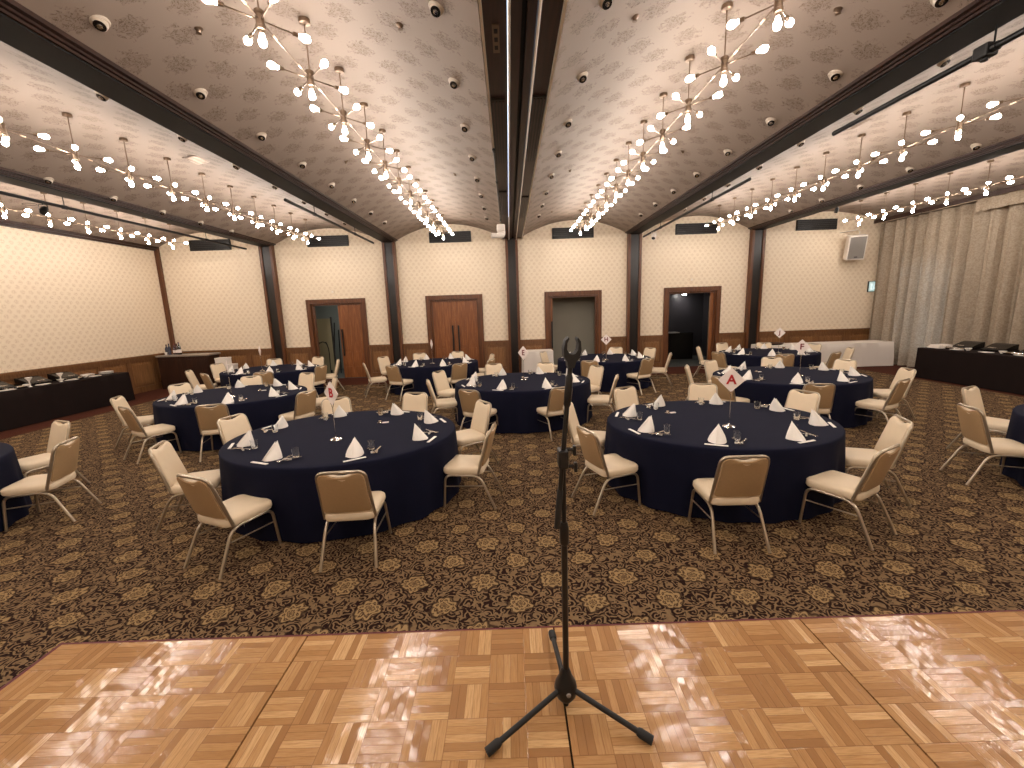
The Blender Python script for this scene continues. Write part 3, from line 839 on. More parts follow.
# ------------------------------------------------------------------ curtains
def curtain(name, label, x, y0, y1, z0, z1, amp, period, seed, cat='curtain', fray=0.0):
    rnd = random.Random(seed)
    n = int((y1 - y0) / 0.03)
    ph = 0.0; pts = []
    f = 1.0
    for i in range(n + 1):
        y = y0 + (y1 - y0) * i / n
        if i % 9 == 0: f = rnd.uniform(0.75, 1.3)
        ph += 2 * PI / period * f * (y1 - y0) / n
        pts.append((y, ph, rnd.uniform(0.9, 1.1)))
    rows = 10; mb = MB()
    for thick in (0,):
        for r in range(rows + 1):
            z = z0 + (z1 - z0) * r / rows
            k = 0.62 + 0.38 * (1 - r / rows) if fray == 0 else 1.0
            for (y, p, q) in pts:
                mb.v.append((x + amp * k * (math.sin(p) + 0.3 * math.sin(2.3 * p + seed)) + thick * 0.006, y + 0.012 * math.sin(3 * p + r * 0.3), z))
    w = n + 1; o = (rows + 1) * w
    for r in range(rows):
        for i in range(n):
            a = r * w + i
            mb.f.append((a, a + 1, a + w + 1, a + w))
    ob = mb.build(name, M['curtain'], smooth=True)
    return tag(ob, label, cat)
curtain('curtain', 'beige patterned floor length curtain hanging behind the right buffet table', 11.33, 5.5, 13.32, 0.03, 4.16, 0.115, 0.36, 5)
curtain('curtain_valance', 'short pleated beige valance hung over the right curtain', 11.13, 5.5, 10.45, 3.90, 4.16, 0.035, 0.36, 9, 'valance', 1.0)
t = thing('curtain_rail', 'silver curtain rail along the top of the curtains', 'curtain rail', (11.22, 5.5, 4.19), 0)
MB().tube([(0, 0, 0), (0, 7.75, 0)], 0.016, 8).build('rail', M['chrome'], t, True)
for k in range(6): MB().tube([(0, 0.5 + k * 1.35, 0), (0.0, 0.5 + k * 1.35, 0.03)], 0.012, 6).build('bracket', M['chrome'], t, True)

# ------------------------------------------------------------------ chair
def make_chair():
    t = thing('banquet_chair', '', 'chair', (0, 0, 0), 0, 'cream banquet chairs round the tables')
    # seat cushion: rounded slab, slightly domed
    rings = []
    for (z, ins) in ((0.350, 0.03), (0.354, 0.008), (0.372, 0.0), (0.408, 0.002), (0.422, 0.014), (0.429, 0.045), (0.432, 0.10)):
        rings.append([(x * (1.0 + 0.035 * (y + 0.2) / 0.4), y, z) for x, y in rrect(0.42 - 2 * ins, 0.43 - 2 * ins, max(0.02, 0.075 - ins * 0.5))])
    MB().loops(rings).build('seat', M['cream'], t, True)
    # backrest: plane leaning back from (y=-.20,z=.43) to (y=-.31,z=.80)
    A = Vector((0, -0.200, 0.385)); B = Vector((0, -0.315, 0.80)); up = (B - A).normalized(); L = (B - A).length
    nf = Vector((0, up.z, -up.y))        # towards the sitter
    def pad_outline(w0, w1, h0, h1, r=0.05, dip=0.028, ins=0.0):
        pts = []
        n = 6
        def wid(h): return (w0 + (w1 - w0) * (h - h0) / (h1 - h0)) / 2 - ins
        h0 += ins; h1 -= ins
        # bottom edge
        pts += [(-wid(h0) + 0.015, h0), (-wid(h0) * 0.5, h0), (wid(h0) * 0.5, h0), (wid(h0) - 0.015, h0), (wid(h0), h0 + 0.015)]
        for i in range(n + 1):
            a = PI / 2 * i / n
            pts.append((wid(h1 - r) - r + r * math.cos(a), h1 - r + r * math.sin(a)))
        m = 8
        xe = wid(h1) - r
        for i in range(1, m):
            u = i / m; x = xe * (1 - 2 * u)
            q = max(0.0, 1 - (x / (xe * 0.82)) ** 2)
            pts.append((x, h1 - dip * q ** 0.7))
        for i in range(n + 1):
            a = PI / 2 + PI / 2 * i / n
            pts.append((-wid(h1 - r) + r + r * math.cos(a), h1 - r + r * math.sin(a)))
        pts.append((-wid(h0), h0 + 0.015))
        return pts
    def pad(specs, name, m, parent):
        rings = []
        for (d, ins, h0) in specs:
            bow = lambda x: 0.02 * (x / 0.2) ** 2
            rings.append([A + up * h + nf * (d + bow(x)) + Vector((x, 0, 0)) for x, h in pad_outline(0.385, 0.355, h0, L - 0.006, ins=ins)])
        return MB().loops(rings).build(name, m, parent, True)
    back = pad([(-0.002, 0.0, 0.02), (0.022, 0.0, 0.02), (0.034, 0.008, 0.02), (0.040, 0.03, 0.02)], 'backrest', M['cream'], t)
    bp = pad([(-0.004, 0.002, 0.05), (-0.013, 0.004, 0.05), (-0.015, 0.012, 0.05)], 'back_panel', M['tan'], back)
    bp['label'] = 'tan fabric panel on the rear of the backrest'
    # back frame tube
    p0 = A - up * 0.03
    path = [((-0.203, p0.y, p0.z), 0), ((-0.186, B.y, B.z), 0.075), ((0.186, B.y, B.z), 0.075), ((0.203, p0.y, p0.z), 0)]
    pts = bez(path, 7)
    for q in pts: q += nf * (0.008 + 0.02 * (q.x / 0.2) ** 2)
    MB().tube(pts, 0.0135, 8).build('back_frame', M['frame'], t, True)
    # legs: an arch on each side, split under the seat
    for s in (-1, 1):
        x = 0.192 * s; xf = 0.218 * s
        MB().tube(bez([((xf, 0.205, 0.0), 0), ((x, 0.185, 0.340), 0.07), ((x, 0.02, 0.340), 0)]), 0.0128, 8).build('leg', M['frame'], t, True)
        MB().tube(bez([((xf, -0.335, 0.0), 0), ((x, -0.175, 0.340), 0.09), ((x, 0.02, 0.340), 0)]), 0.0128, 8).build('leg', M['frame'], t, True)
        MB().tube([(x * 1.04, 0.190, 0.22), (x * 1.04, -0.225, 0.235)], 0.006, 6).build('stretcher', M['frame'], t, True)
    MB().tube([(-0.187, -0.14, 0.340), (0.187, -0.14, 0.340)], 0.011, 8).tube([(-0.187, 0.12, 0.340), (0.187, 0.12, 0.340)], 0.011, 8).build('seat_frame', M['frame'], t, True)
    return t
chair0 = make_chair(); chair_used = False

# ------------------------------------------------------------------ tables: centre, radii, key words
TABLES = {
 'A': ((2.29, 4.59), (1.21, 1.03), 'the A sign table'),
 'B': ((-1.88, 4.58), (1.225, 1.08), 'the B sign table'),
 'E': ((0.20, 7.66), (1.235, 1.03), 'the E sign table'),
 'F': ((4.89, 7.36), (1.225, 1.07), 'the F sign table'),
 'C': ((-4.85, 7.28), (1.18, 1.0), 'the left middle-row table'),
 'D': ((-6.12, 10.75), (1.16, 1.02), 'the table beside the dark counter'),
 'G': ((-2.00, 11.0), (1.14, 1.02), 'the table by the closed doors'),
 'H': ((2.38, 10.75), (1.17, 1.02), 'the H sign table'),
 'J': ((6.62, 10.80), (1.17, 1.02), 'the J sign table'),
 'L': ((-6.30, 3.66), (1.22, 1.10), 'the table nearest the left buffet'),
 'R': ((6.50, 3.82), (1.22, 1.10), 'the table nearest the right buffet'),
}
SHORT = {k: v[2] for k, v in TABLES.items()}
CHAIRS = {
 'B': [(-1.38, 3.17), (-2.52, 3.10), (-3.51, 3.99), (-3.52, 5.12), (-2.59, 6.08), (-1.45, 6.29), (-0.35, 5.48), (-0.25, 4.26)],
 'A': [(1.82, 3.14), (0.70, 4.03), (0.67, 5.20), (1.66, 6.16), (2.87, 6.22), (3.89, 5.45), (3.86, 4.00), (3.03, 3.21)],
 'E': [(-0.63, 6.42), (0.74, 6.38), (-1.51, 7.39), (-1.51, 8.55), (-0.40, 9.46), (0.78, 9.32), (1.78, 8.55), (1.77, 7.24)],
 'F': [(4.42, 5.96), (3.46, 6.76), (4.19, 8.72), (5.58, 8.95), (6.60, 8.20), (6.64, 6.92), (5.66, 6.06), (3.41, 8.13)],
 'C': [(-4.29, 5.88), (-5.57, 5.91), (-6.45, 6.75), (-6.37, 7.98), (-5.44, 8.76), (-4.36, 9.00), (-3.34, 6.74), (-3.39, 8.12)],
 'D': [(-8.05, 11.51), (-6.93, 9.44), (-7.80, 10.12), (-6.93, 12.36), (-5.53, 9.34), (-5.68, 12.50), (-4.64, 10.21), (-4.70, 11.47)],
 'G': [(-3.62, 11.87), (-3.64, 10.33), (-2.73, 12.59), (-1.58, 12.71), (-2.73, 9.72), (-1.21, 9.77), (-0.51, 11.53), (-0.45, 10.35)],
 'H': [(3.09, 12.31), (3.95, 11.82), (3.07, 9.51), (3.88, 10.35), (1.79, 9.46), (0.88, 11.74)],
 'J': [(6.30, 12.59), (5.17, 11.67), (5.02, 10.20), (7.37, 12.24), (6.14, 9.38), (8.27, 11.39), (7.35, 9.41), (8.29, 10.18)],
 'L': [(-5.63, 5.18), (-4.63, 4.27)],
 'R': [(5.92, 5.36), (4.89, 4.40)],
}
SEAT = {-112: 'near side, left place', -67: 'near side, right place', -157: 'left side, nearer place', -22: 'right side, nearer place',
        158: 'left side, farther place', 23: 'right side, farther place', 113: 'far side, left place', 68: 'far side, right place'}
SLOTS = list(SEAT)
def slot_of(cx, cy_, x, y):
    a = math.degrees(math.atan2(y - cy_, x - cx))
    return min(SLOTS, key=lambda s: abs((a - s + 180) % 360 - 180))
TURN = {('A', 1.82): 0.30, ('B', -1.38): -0.28}
for k, lst in CHAIRS.items():
    (cx, cyy), rad, word = TABLES[k]
    free = set(SLOTS)
    for (x, y) in lst:
        s = min(free, key=lambda q: abs((math.degrees(math.atan2(y - cyy, x - cx)) - q + 180) % 360 - 180)); free.discard(s)
        d = Vector((cx - x, cyy - y)); d.normalize()
        rz = math.atan2(d.y, d.x) - PI / 2
        rz += TURN.get((k, x), 0.0)
        jit = random.Random(int(x * 100 + y * 777)).uniform(-0.06, 0.06)
        rz += jit
        f = Vector((-math.sin(rz), math.cos(rz)))
        e = Vector((x - cx, y - cyy)); th = math.atan2(e.y / rad[1], e.x / rad[0])
        rim = Vector((rad[0] * math.cos(th), rad[1] * math.sin(th))).length
        over = rim + 0.53 - 0.03 - e.length          # keep the seat from pushing deep into the cloth
        if over > 0: x += e.normalized().x * min(over, 0.09); y += e.normalized().y * min(over, 0.09)
        o = place(chair0, chair_used, (x + f.x * 0.315, y + f.y * 0.315, 0), rz, 'cream banquet chair at %s, %s' % (word, SEAT[s]))
        chair_used = True

# tables and cloths
ZT = 0.70
def make_table():
    t = thing('round_table', '', 'table', (0, 0, 0), 0, 'round banquet tables under navy cloths')
    MB().lathe([(0.001, 0.66), (1.17, 0.66), (1.18, 0.67), (1.18, 0.688), (1.17, 0.692), (0.001, 0.692)], 48).build('tabletop', M['wood_wains'], t, True)
    for k in range(4):
        a = PI / 4 + k * PI / 2
        MB().tube([(0.75 * math.cos(a), 0.75 * math.sin(a), 0), (0.65 * math.cos(a), 0.65 * math.sin(a), 0.66)], 0.018, 8).build('leg', M['black_metal'], t, True)
    return t
def cloth_mesh(seed):
    rnd = random.Random(seed)
    folds = [(rnd.choice([11, 14, 17, 21, 26]), rnd.uniform(0, 6.28), rnd.uniform(0.4, 1.0)) for _ in range(5)]
    S = 168; mb = MB(); rings = []
    def rip(a): return sum(w * math.sin(n * a + p) for n, p, w in folds) / 2.2
    prof = [(0.0, 0.702, 0.0), (0.5, 0.702, 0.0), (0.9, 0.702, 0.0), (1.10, 0.702, 0.0), (1.18, 0.701, 0.0), (1.193, 0.697, 0.0), (1.2, 0.686, 0.0), (1.202, 0.64, 0.002),
            (1.206, 0.54, 0.007), (1.210, 0.42, 0.013), (1.214, 0.28, 0.019), (1.218, 0.14, 0.024), (1.222, 0.012, 0.028)]
    for r, z, am in prof[1:]:
        rings.append([((r + am * rip(2 * PI * j / S)) * math.cos(2 * PI * j / S), (r + am * rip(2 * PI * j / S)) * math.sin(2 * PI * j / S), z) for j in range(S)])
    mb.loops(rings, cap=False)
    mb.f.append(tuple(range(S)))
    return mb
tab0 = make_table(); tu = False
cloth0 = [cloth_mesh(s).build('tablecloth', M['navy'], smooth=True) for s in (1, 2, 3)]
cu = [False, False, False]
for i, (k, ((cx, cyy), (rx, ry), word)) in enumerate(TABLES.items()):
    place(tab0, tu, (cx, cyy, 0), 0, 'round banquet table under its navy cloth, ' + word, scale=(rx / 1.21, ry / 1.21, 1)); tu = True
    j = i % 3
    o = place(cloth0[j], cu[j], (cx, cyy, 0), 0, 'navy blue floor length round tablecloth on ' + word, scale=(rx / 1.2, ry / 1.2, 1)); cu[j] = True
    tag(o, o['label'], 'tablecloth', 'navy round tablecloths')

# ------------------------------------------------------------------ place settings
def make_napkin():
    """a stiff napkin folded to a standing cone; +y is towards the table centre"""
    N = 14; mb = MB()
    apex = Vector((0, 0.06, 0.155))
    base = []
    for i in range(N + 1):
        a = PI + PI * i / N          # long half round on the sitter's side
        base.append(Vector((0.082 * math.cos(a), 0.115 * math.sin(a) + 0.03, 0)))
    base += [Vector((0.07, 0.05, 0)), Vector((0.03, 0.075, 0)), Vector((-0.03, 0.075, 0)), Vector((-0.07, 0.05, 0))]
    lv = []
    for t_ in (0.0, 0.08, 0.3, 0.6, 0.85, 0.97, 1.0):
        w = (1 - t_) if t_ < 1 else 0.02
        bx = 1 + 0.20 * math.sin(PI * t_); by = 1 - 0.10 * math.sin(PI * t_)
        lv.append([Vector((b.x * w * bx + 0.012 * t_, (b.y - 0.03) * w * by + 0.03 + (apex.y - 0.03) * t_, apex.z * t_ + (0.004 if t_ > 0 else 0))) for b in base])
    mb.loops(lv)
    o = mb.build('folded_napkin', M['napkin'], smooth=True)
    f = MB()
    q = [Vector((-0.02, -0.086, 0.002)), Vector((-0.078, -0.02, 0.002)), Vector((0.004, 0.05, 0.150)), Vector((0.012, 0.034, 0.128))]
    f.loops([[p + Vector((-0.002, -0.003, 0)) for p in q], [p + Vector((-0.004, -0.008, 0.001)) for p in q]])
    f.build('napkin_fold', M['napkin'], o)
    return tag(o, '', 'napkin', 'white napkins folded as standing cones')
def make_sleeve():
    o = MB().box(-0.10, 0.10, -0.014, 0.014, 0.0, 0.006).build('chopstick_sleeve', M['napkin'], bevel=0.002)
    return tag(o, '', 'chopstick sleeve', 'white paper sleeves at the places')
def make_glass_obj():
    o = MB().lathe([(0.001, 0.0), (0.026, 0.0), (0.029, 0.004), (0.035, 0.085), (0.0335, 0.085), (0.0275, 0.010), (0.001, 0.008)], 18).build('tumbler', M['glass'], smooth=True)
    return tag(o, '', 'glass', 'clear tumblers at the places')
def make_knife():
    o = MB().box(-0.008, 0.008, -0.10, 0.0, 0.001, 0.006).box(-0.010, 0.006, 0.0, 0.11, 0.002, 0.004).build('table_knife', M['chrome'], bevel=0.0015)
    return tag(o, '', 'knife', 'steel knives at the places')
def make_fork():
    mb = MB().box(-0.006, 0.006, -0.10, 0.05, 0.001, 0.004).box(-0.012, 0.012, 0.05, 0.065, 0.001, 0.004)
    for x in (-0.0105, -0.0035, 0.0035, 0.0105): mb.box(x - 0.0018, x + 0.0018, 0.065, 0.105, 0.001, 0.0035)
    o = mb.build('table_fork', M['chrome'])
    return tag(o, '', 'fork', 'steel forks at the places')
def make_rest():
    o = MB().box(-0.035, 0.035, -0.009, 0.009, 0.0, 0.014).box(-0.035, -0.02, -0.009, 0.009, 0.014, 0.017).box(0.02, 0.035, -0.009, 0.009, 0.014, 0.017).build('cutlery_rest', M['porcelain'], bevel=0.003)
    return tag(o, '', 'cutlery rest', 'white cutlery rests at the places')
KIT = {'napkin': [make_napkin(), False, 0.80, 0.0, 0.0, 'white cone-folded napkin'],
       'sleeve': [make_sleeve(), False, 0.915, -0.01, 0.0, 'white paper chopstick sleeve'],
       'glass': [make_glass_obj(), False, 0.70, 0.17, 0.0, 'clear glass tumbler'],
       'rest': [make_rest(), False, 0.80, 0.185, 0.35, 'white cutlery rest'],
       'knife': [make_knife(), False, 0.80, 0.205, -0.45, 'steel knife'],
       'fork': [make_fork(), False, 0.80, 0.165, 0.25, 'steel fork']}
rnd = random.Random(11)
for k, ((cx, cyy), (rx, ry), word) in TABLES.items():
    slots = list(SLOTS)
    if k == 'L': slots = [-22, 23, 68]
    if k == 'R': slots = [158, 113, -157]
    for s in slots:
        a = math.radians(s)
        ux, uy = math.cos(a), math.sin(a)
        px, py = rx * ux, ry * uy
        rz = math.atan2(-py, -px) - PI / 2            # +y of the item looks at the table centre
        for nm, it in KIT.items():
            rr = it[2] + rnd.uniform(-0.012, 0.012)
            bx, by = cx + px * rr, cyy + py * rr
            lat = it[3] + rnd.uniform(-0.008, 0.008)
            x = bx + math.cos(rz) * lat; y = by + math.sin(rz) * lat
            z = ZT + 0.0035 + (0.017 if nm in ('knife', 'fork') else 0.0)
            o = place(it[0], it[1], (x, y, z), rz + it[4] + rnd.uniform(-0.15, 0.15), '%s on %s, %s' % (it[5], word, SEAT[s]))
            it[1] = True

# table signs: steel foot, rod, clip, diamond card, printed letter
def letter_mesh(ch, parent, m, size, y, R):
    cu_ = bpy.data.curves.new('letter', 'FONT'); cu_.body = ch; cu_.size = size; cu_.extrude = 0.0012
    cu_.align_x = 'CENTER'; cu_.align_y = 'CENTER'; cu_.offset = 0.0035
    tmp = bpy.data.objects.new('letter', cu_); COL.objects.link(tmp)
    dg = bpy.context.evaluated_depsgraph_get()
    me = bpy.data.meshes.new_from_object(tmp.evaluated_get(dg))
    bpy.data.objects.remove(tmp)
    me.transform(Matrix.Translation((0, y, 0.50)) @ R @ Matrix.Rotation(PI / 2, 4, 'X'))
    me.materials.clear(); me.materials.append(m)
    o = bpy.data.objects.new('letter', me); COL.objects.link(o); o.parent = parent
    return o
SIGNS = [('A', (2.28, 4.30), -0.30, True), ('B', (-1.88, 4.32), -0.62, True), ('E', (0.235, 7.75), -0.72, True), ('F', (4.98, 7.18), -0.35, True),
         ('H', (2.33, 10.25), -0.15, True), ('J', (6.70, 10.50), -0.35, True), ('C', (-4.72, 7.0), -0.95, False), ('D', (-6.17, 10.42), -0.85, False), ('G', (-2.0, 10.75), -1.15, False)]
for k, (x, y), rz, lettered in SIGNS:
    lab = ('white diamond table sign reading %s on a steel stand, on %s' % (k, 'its navy table')) if lettered else 'white diamond table sign seen edge on, on ' + SHORT[k]
    t = thing('table_sign', lab, 'table sign', (x, y, ZT + 0.003), rz, 'diamond table signs on steel stands')
    MB().lathe([(0.001, 0.0), (0.062, 0.0), (0.062, 0.004), (0.05, 0.012), (0.015, 0.02), (0.006, 0.03), (0.005, 0.04)], 24).build('foot', M['chrome'], t, True)
    MB().tube([(0, 0, 0.02), (0, 0, 0.345)], 0.0042, 8).build('rod', M['chrome'], t, True)
    mb = MB()
    for s in (-1, 1): mb.tube([(0, 0, 0.34), (s * 0.028, 0, 0.395)], 0.0035, 6)
    mb.build('clip', M['chrome'], t, True)
    R = Matrix.Identity(4)
    half = 0.128; r = 0.012
    out = rrect(half * 1.414, half * 1.414, r, 3)
    c45 = math.cos(PI / 4)
    out = [((px - py) * c45, (px + py) * c45) for px, py in out]
    MB().loops([[(px, -0.003, 0.50 + pz) for px, pz in out], [(px, 0.003, 0.50 + pz) for px, pz in out]]).build('card', M['card'], t)
    if lettered:
        letter_mesh(k, t, M['red_ink'] if k in 'AB' else M['black_ink'], 0.135, -0.0045, R)

# small loose things by the sign feet
def make_small_rest():
    t = thing('menu_clip', '', 'holder', (0, 0, 0), 0, 'small steel holders by the table signs')
    MB().lathe([(0.001, 0.0), (0.03, 0.0), (0.032, 0.006), (0.02, 0.014), (0.018, 0.03), (0.001, 0.031)], 16).build('holder_body', M['chrome'], t, True)
    MB().box(0.02, 0.10, -0.018, 0.018, 0.0, 0.008).build('white_tag', M['card'], t)
    return t
sr_ = make_small_rest(); sru = False
for k, dx, dy in (('A', -0.42, 0.35), ('B', 0.28, 0.36), ('E', 0.02, 0.3), ('F', -0.35, 0.35), ('C', 0.3, 0.25)):
    (cx, cyy), rad, word = TABLES[k]
    place(sr_, sru, (cx + dx, cyy + dy, ZT + 0.003), 0.2, 'small steel holder with a white tag behind the sign on ' + word); sru = True

# ------------------------------------------------------------------ microphone stand
MX, MY = 0.17, 1.41
t = thing('microphone_stand', 'black tripod microphone stand with empty clip on the parquet stage', 'microphone stand', (MX, MY, ZD))
mb = MB().lathe([(0.016, 0.02), (0.027, 0.03), (0.041, 0.052), (0.044, 0.08), (0.040, 0.102), (0.026, 0.13), (0.019, 0.155), (0.015, 0.165)], 18)
base = mb.build('base_hub', M['black_metal'], t, True)
MB().lathe([(0.001, 0.006), (0.008, 0.005), (0.009, 0.0)], 12).xf(Matrix.Translation((0.006, -0.043, 0.085)) @ Matrix.Rotation(PI / 2, 4, 'X')).build('badge_screw', M['grey_plastic'], base, True)
MB().tube([(0, 0, -0.0), (0, 0, 0.06)], 0.011, 10).build('bottom_rod', M['black_metal'], t, True)
for (fx, fy) in ((-0.13, 1.225), (0.455, 1.245), (0.15, 1.765)):
    p1 = Vector((fx - MX, fy - MY, 0.014)); d = Vector((p1.x, p1.y, 0)).normalized()
    p0 = Vector((d.x * 0.035, d.y * 0.035, 0.08))
    lg = MB().tube([p0, p1], 0.0105, 10).build('leg', M['black_metal'], t, True)
    v = (p1 - p0).normalized()
    MB().tube([p1 - v * 0.055, p1 - v * 0.045, p1], [0.013, 0.0165, 0.0165], 10).build('rubber_foot', M['black_rubber'], lg, True)
def mp(z): return Vector((0.002, 0, z))
def bo_(z): return Vector((-0.024 + 0.054 * (z - 0.78) / 0.60, -0.024, z))
MB().tube([mp(0.14), mp(0.72)], 0.0115, 12).build('lower_pole', M['black_metal'], t, True)
MB().tube([mp(0.68), mp(0.69), mp(0.75), mp(0.77)], [0.012, 0.017, 0.017, 0.012], 12).build('pole_collar', M['black_metal'], t, True)
MB().tube([mp(0.72), mp(1.03)], 0.0085, 12).build('upper_pole', M['black_metal'], t, True)
bo = MB().tube([bo_(0.78), bo_(1.36)], 0.0085, 10).build('boom_arm', M['black_metal'], t, True)
MB().tube([bo_(0.76), bo_(0.765), bo_(0.90), bo_(0.905)], [0.009, 0.011, 0.011, 0.009], 10).build('counterweight', M['black_rubber'], bo, True)
MB().box(-0.018, 0.016, -0.042, 0.014, 0.985, 1.05).build('boom_clamp', M['black_metal'], t, bevel=0.006)
for z, ln in ((1.045, 0.036), (0.985, 0.040)):
    kn = MB().tube([mp(z) + Vector((0.0, -0.012, 0)), mp(z) + Vector((ln, -0.012, 0))], 0.006, 8).build('clamp_screw', M['black_metal'], t, True)
    MB().box(ln - 0.004, ln + 0.007, -0.022, -0.002, -0.020, 0.014).xf(Matrix.Translation(mp(z))).build('wing_knob', M['black_metal'], kn, bevel=0.003)
MB().tube([bo_(1.20), bo_(1.21), bo_(1.30), bo_(1.31)], [0.009, 0.0125, 0.0125, 0.009], 12).build('swivel', M['black_metal'], t, True)
# open U-shaped clip: solid throat, two upright jaws
mb = MB()
outl = [(-0.010, 0.0), (0.010, 0.0), (0.014, 0.02), (0.026, 0.036), (0.029, 0.060), (0.025, 0.088), (0.015, 0.100), (0.013, 0.094), (0.0185, 0.080), (0.018, 0.060), (0.010, 0.047),
        (0.0, 0.044), (-0.010, 0.047), (-0.018, 0.060), (-0.0185, 0.080), (-0.013, 0.094), (-0.015, 0.100), (-0.025, 0.088), (-0.029, 0.060), (-0.026, 0.036), (-0.014, 0.02)]
n = len(outl)
mb.loops([[(x, -0.028, z) for x, z in outl], [(x, 0.028, z) for x, z in outl]])
mb.xf(Matrix.Translation(bo_(1.335) + Vector((0, 0, 0))) @ Matrix.Rotation(0.08, 4, 'Y'))
mb.build('microphone_clip', M['black_rubber'], t, True)

# ------------------------------------------------------------------ long tables and their things
def long_cloth(name, label, x0, x1, y0, y1, z, m, cat='tablecloth', seed=0):
    """box-shaped cloth with gentle folds in the drop"""
    rn = random.Random(seed)
    out = []
    def seg(a, b):
        n = max(2, int((Vector(b) - Vector(a)).length / 0.07))
        for i in range(n): out.append(tuple(Vector(a) + (Vector(b) - Vector(a)) * i / n))
    seg((x0, y0), (x1, y0)); seg((x1, y0), (x1, y1)); seg((x1, y1), (x0, y1)); seg((x0, y1), (x0, y0))
    cx, cyy = (x0 + x1) / 2, (y0 + y1) / 2
    ph = [rn.uniform(-1, 1) for _ in out]
    sm = [(ph[i - 1] + 2 * ph[i] + ph[(i + 1) % len(ph)]) / 4 for i in range(len(ph))]
    rings = []
    hx, hy = (x1 - x0) / 2, (y1 - y0) / 2
    for zz, am, ins in ((z, 0, 0.012), (z - 0.012, 0, 0.0), (z * 0.75, 0.010, -0.004), (z * 0.4, 0.018, -0.010), (0.012, 0.022, -0.016)):
        r = []
        for (x, y), s in zip(out, sm):
            nx = (1 if x > cx else -1) if abs(abs(x - cx) - hx) < 1e-6 else 0
            ny = (1 if y > cyy else -1) if abs(abs(y - cyy) - hy) < 1e-6 else 0
            k = am * s - ins
            r.append((x + nx * k - cx, y + ny * k - cyy, zz))
        rings.append(r)
    mb = MB().loops(rings, cap=False)
    mb.f.append(tuple(range(len(out))))
    o = mb.build(name, m, smooth=True, loc=(cx, cyy, 0))
    tag(o, label, cat)
    t = thing('folding_table', 'folding table under the ' + label.replace('cloth of the ', ''), 'table', (cx, cyy, 0))
    MB().box(-hx + 0.03, hx - 0.03, -hy + 0.03, hy - 0.03, z - 0.035, z - 0.008).build('tabletop', M['wood_wains'], t)
    for sx in (-1, 1):
        for sy_ in (-1, 1):
            MB().tube([(sx * (hx - 0.1), sy_ * (hy - 0.1), 0), (sx * (hx - 0.1), sy_ * (hy - 0.1), z - 0.035)], 0.015, 6).build('leg', M['black_metal'], t, True)
    return o
long_cloth('buffet_cloth', 'dark cloth of the left buffet table', -10.55, -9.86, 5.6, 10.85, 0.74, M['black_cloth'], seed=1)
long_cloth('buffet_cloth', 'dark brown cloth of the right buffet table', 10.02, 10.85, 5.6, 10.32, 0.74, M['black_cloth'], seed=2)
long_cloth('white_table_cloth', 'white cloth of the long side table at the right back', 7.35, 11.12, 12.18, 12.85, 0.71, M['white_cloth'], seed=3)
long_cloth('white_table_cloth', 'white cloth of the small side table beside the grey doorway', 0.36, 1.28, 12.55, 13.1, 0.75, M['white_cloth'], seed=4)

# buffet things
def plate_stack(loc, n, r, label, name='plate_stack'):
    t = thing(name, label, 'plates', loc, 0)
    for k in range(n):
        MB().lathe([(0.001, 0.0), (r * 0.6, 0.0), (r, 0.012), (r, 0.016), (r * 0.6, 0.005), (0.001, 0.005)], 20, (0, 0, k * 0.011)).build('plate', M['porcelain'], t, True)
    return t
def make_chafing(name='chafing_dish'):
    t = thing(name, '', 'chafing dish', (0, 0, 0), 0, 'black lidded buffet dishes')
    MB().box(-0.16, 0.16, -0.24, 0.24, 0.0, 0.05).build('base', M['black_lacquer'], t, bevel=0.01)
    # lid: raised wedge standing open towards the wall
    prof = [(-0.15, 0.05), (0.15, 0.05), (0.15, 0.17), (0.06, 0.15), (-0.12, 0.07)]
    MB().loops([[(x, -0.22, z) for x, z in prof], [(x, 0.22, z) for x, z in prof]]).build('lid', M['black_lacquer'], t, bevel=0.008)
    MB().tube(bez([((-0.15, -0.07, 0.08), 0), ((-0.19, -0.07, 0.09), 0.02), ((-0.19, 0.07, 0.09), 0.02), ((-0.15, 0.07, 0.08), 0)]), 0.007, 6).build('handle', M['chrome'], t, True)
    return t
ch0 = make_chafing(); cu2 = False
for side, xs, rz in (('left', -10.37, PI), ('right', 10.64, 0.0)):
    for q, y in enumerate((9.75, 9.1, 8.4, 7.7, 7.0)):
        place(ch0, cu2, (xs, y, 0.742), rz, 'black lidded buffet dish on the %s buffet table, %s from its far end' % (side, ORD[q])); cu2 = True
def make_oval():
    o = MB().lathe([(0.001, 0.0), (0.07, 0.0), (0.12, 0.014), (0.12, 0.018), (0.07, 0.006), (0.001, 0.006)], 20, sx=0.75, sy=1.2).build('serving_plate', M['porcelain'], smooth=True)
    return tag(o, '', 'plate', 'white serving plates on the buffets')
ov0 = make_oval(); ou = False
for side, xs, sg in (('left', -10.0, 1), ('right', 10.18, 1)):
    for q, y in enumerate((10.1, 9.55, 8.95, 8.3, 7.65, 7.05)):
        place(ov0, ou, (xs, y, 0.743), 0, 'white oval plate at the front of the %s buffet table, %s from its far end' % (side, ORD[q])); ou = True
plate_stack((-10.2, 10.6, 0.743), 5, 0.14, 'stack of white plates on the far end of the left buffet table')
plate_stack((-10.33, 10.25, 0.743), 4, 0.13, 'second stack of white plates beside the first on the left buffet table')
plate_stack((10.62, 9.95, 0.743), 4, 0.13, 'stack of white plates on the far end of the right buffet table')
t = thing('folded_cloth', 'heap of pale folded cloth on the far end of the right buffet table', 'cloth', (10.35, 10.08, 0.743))
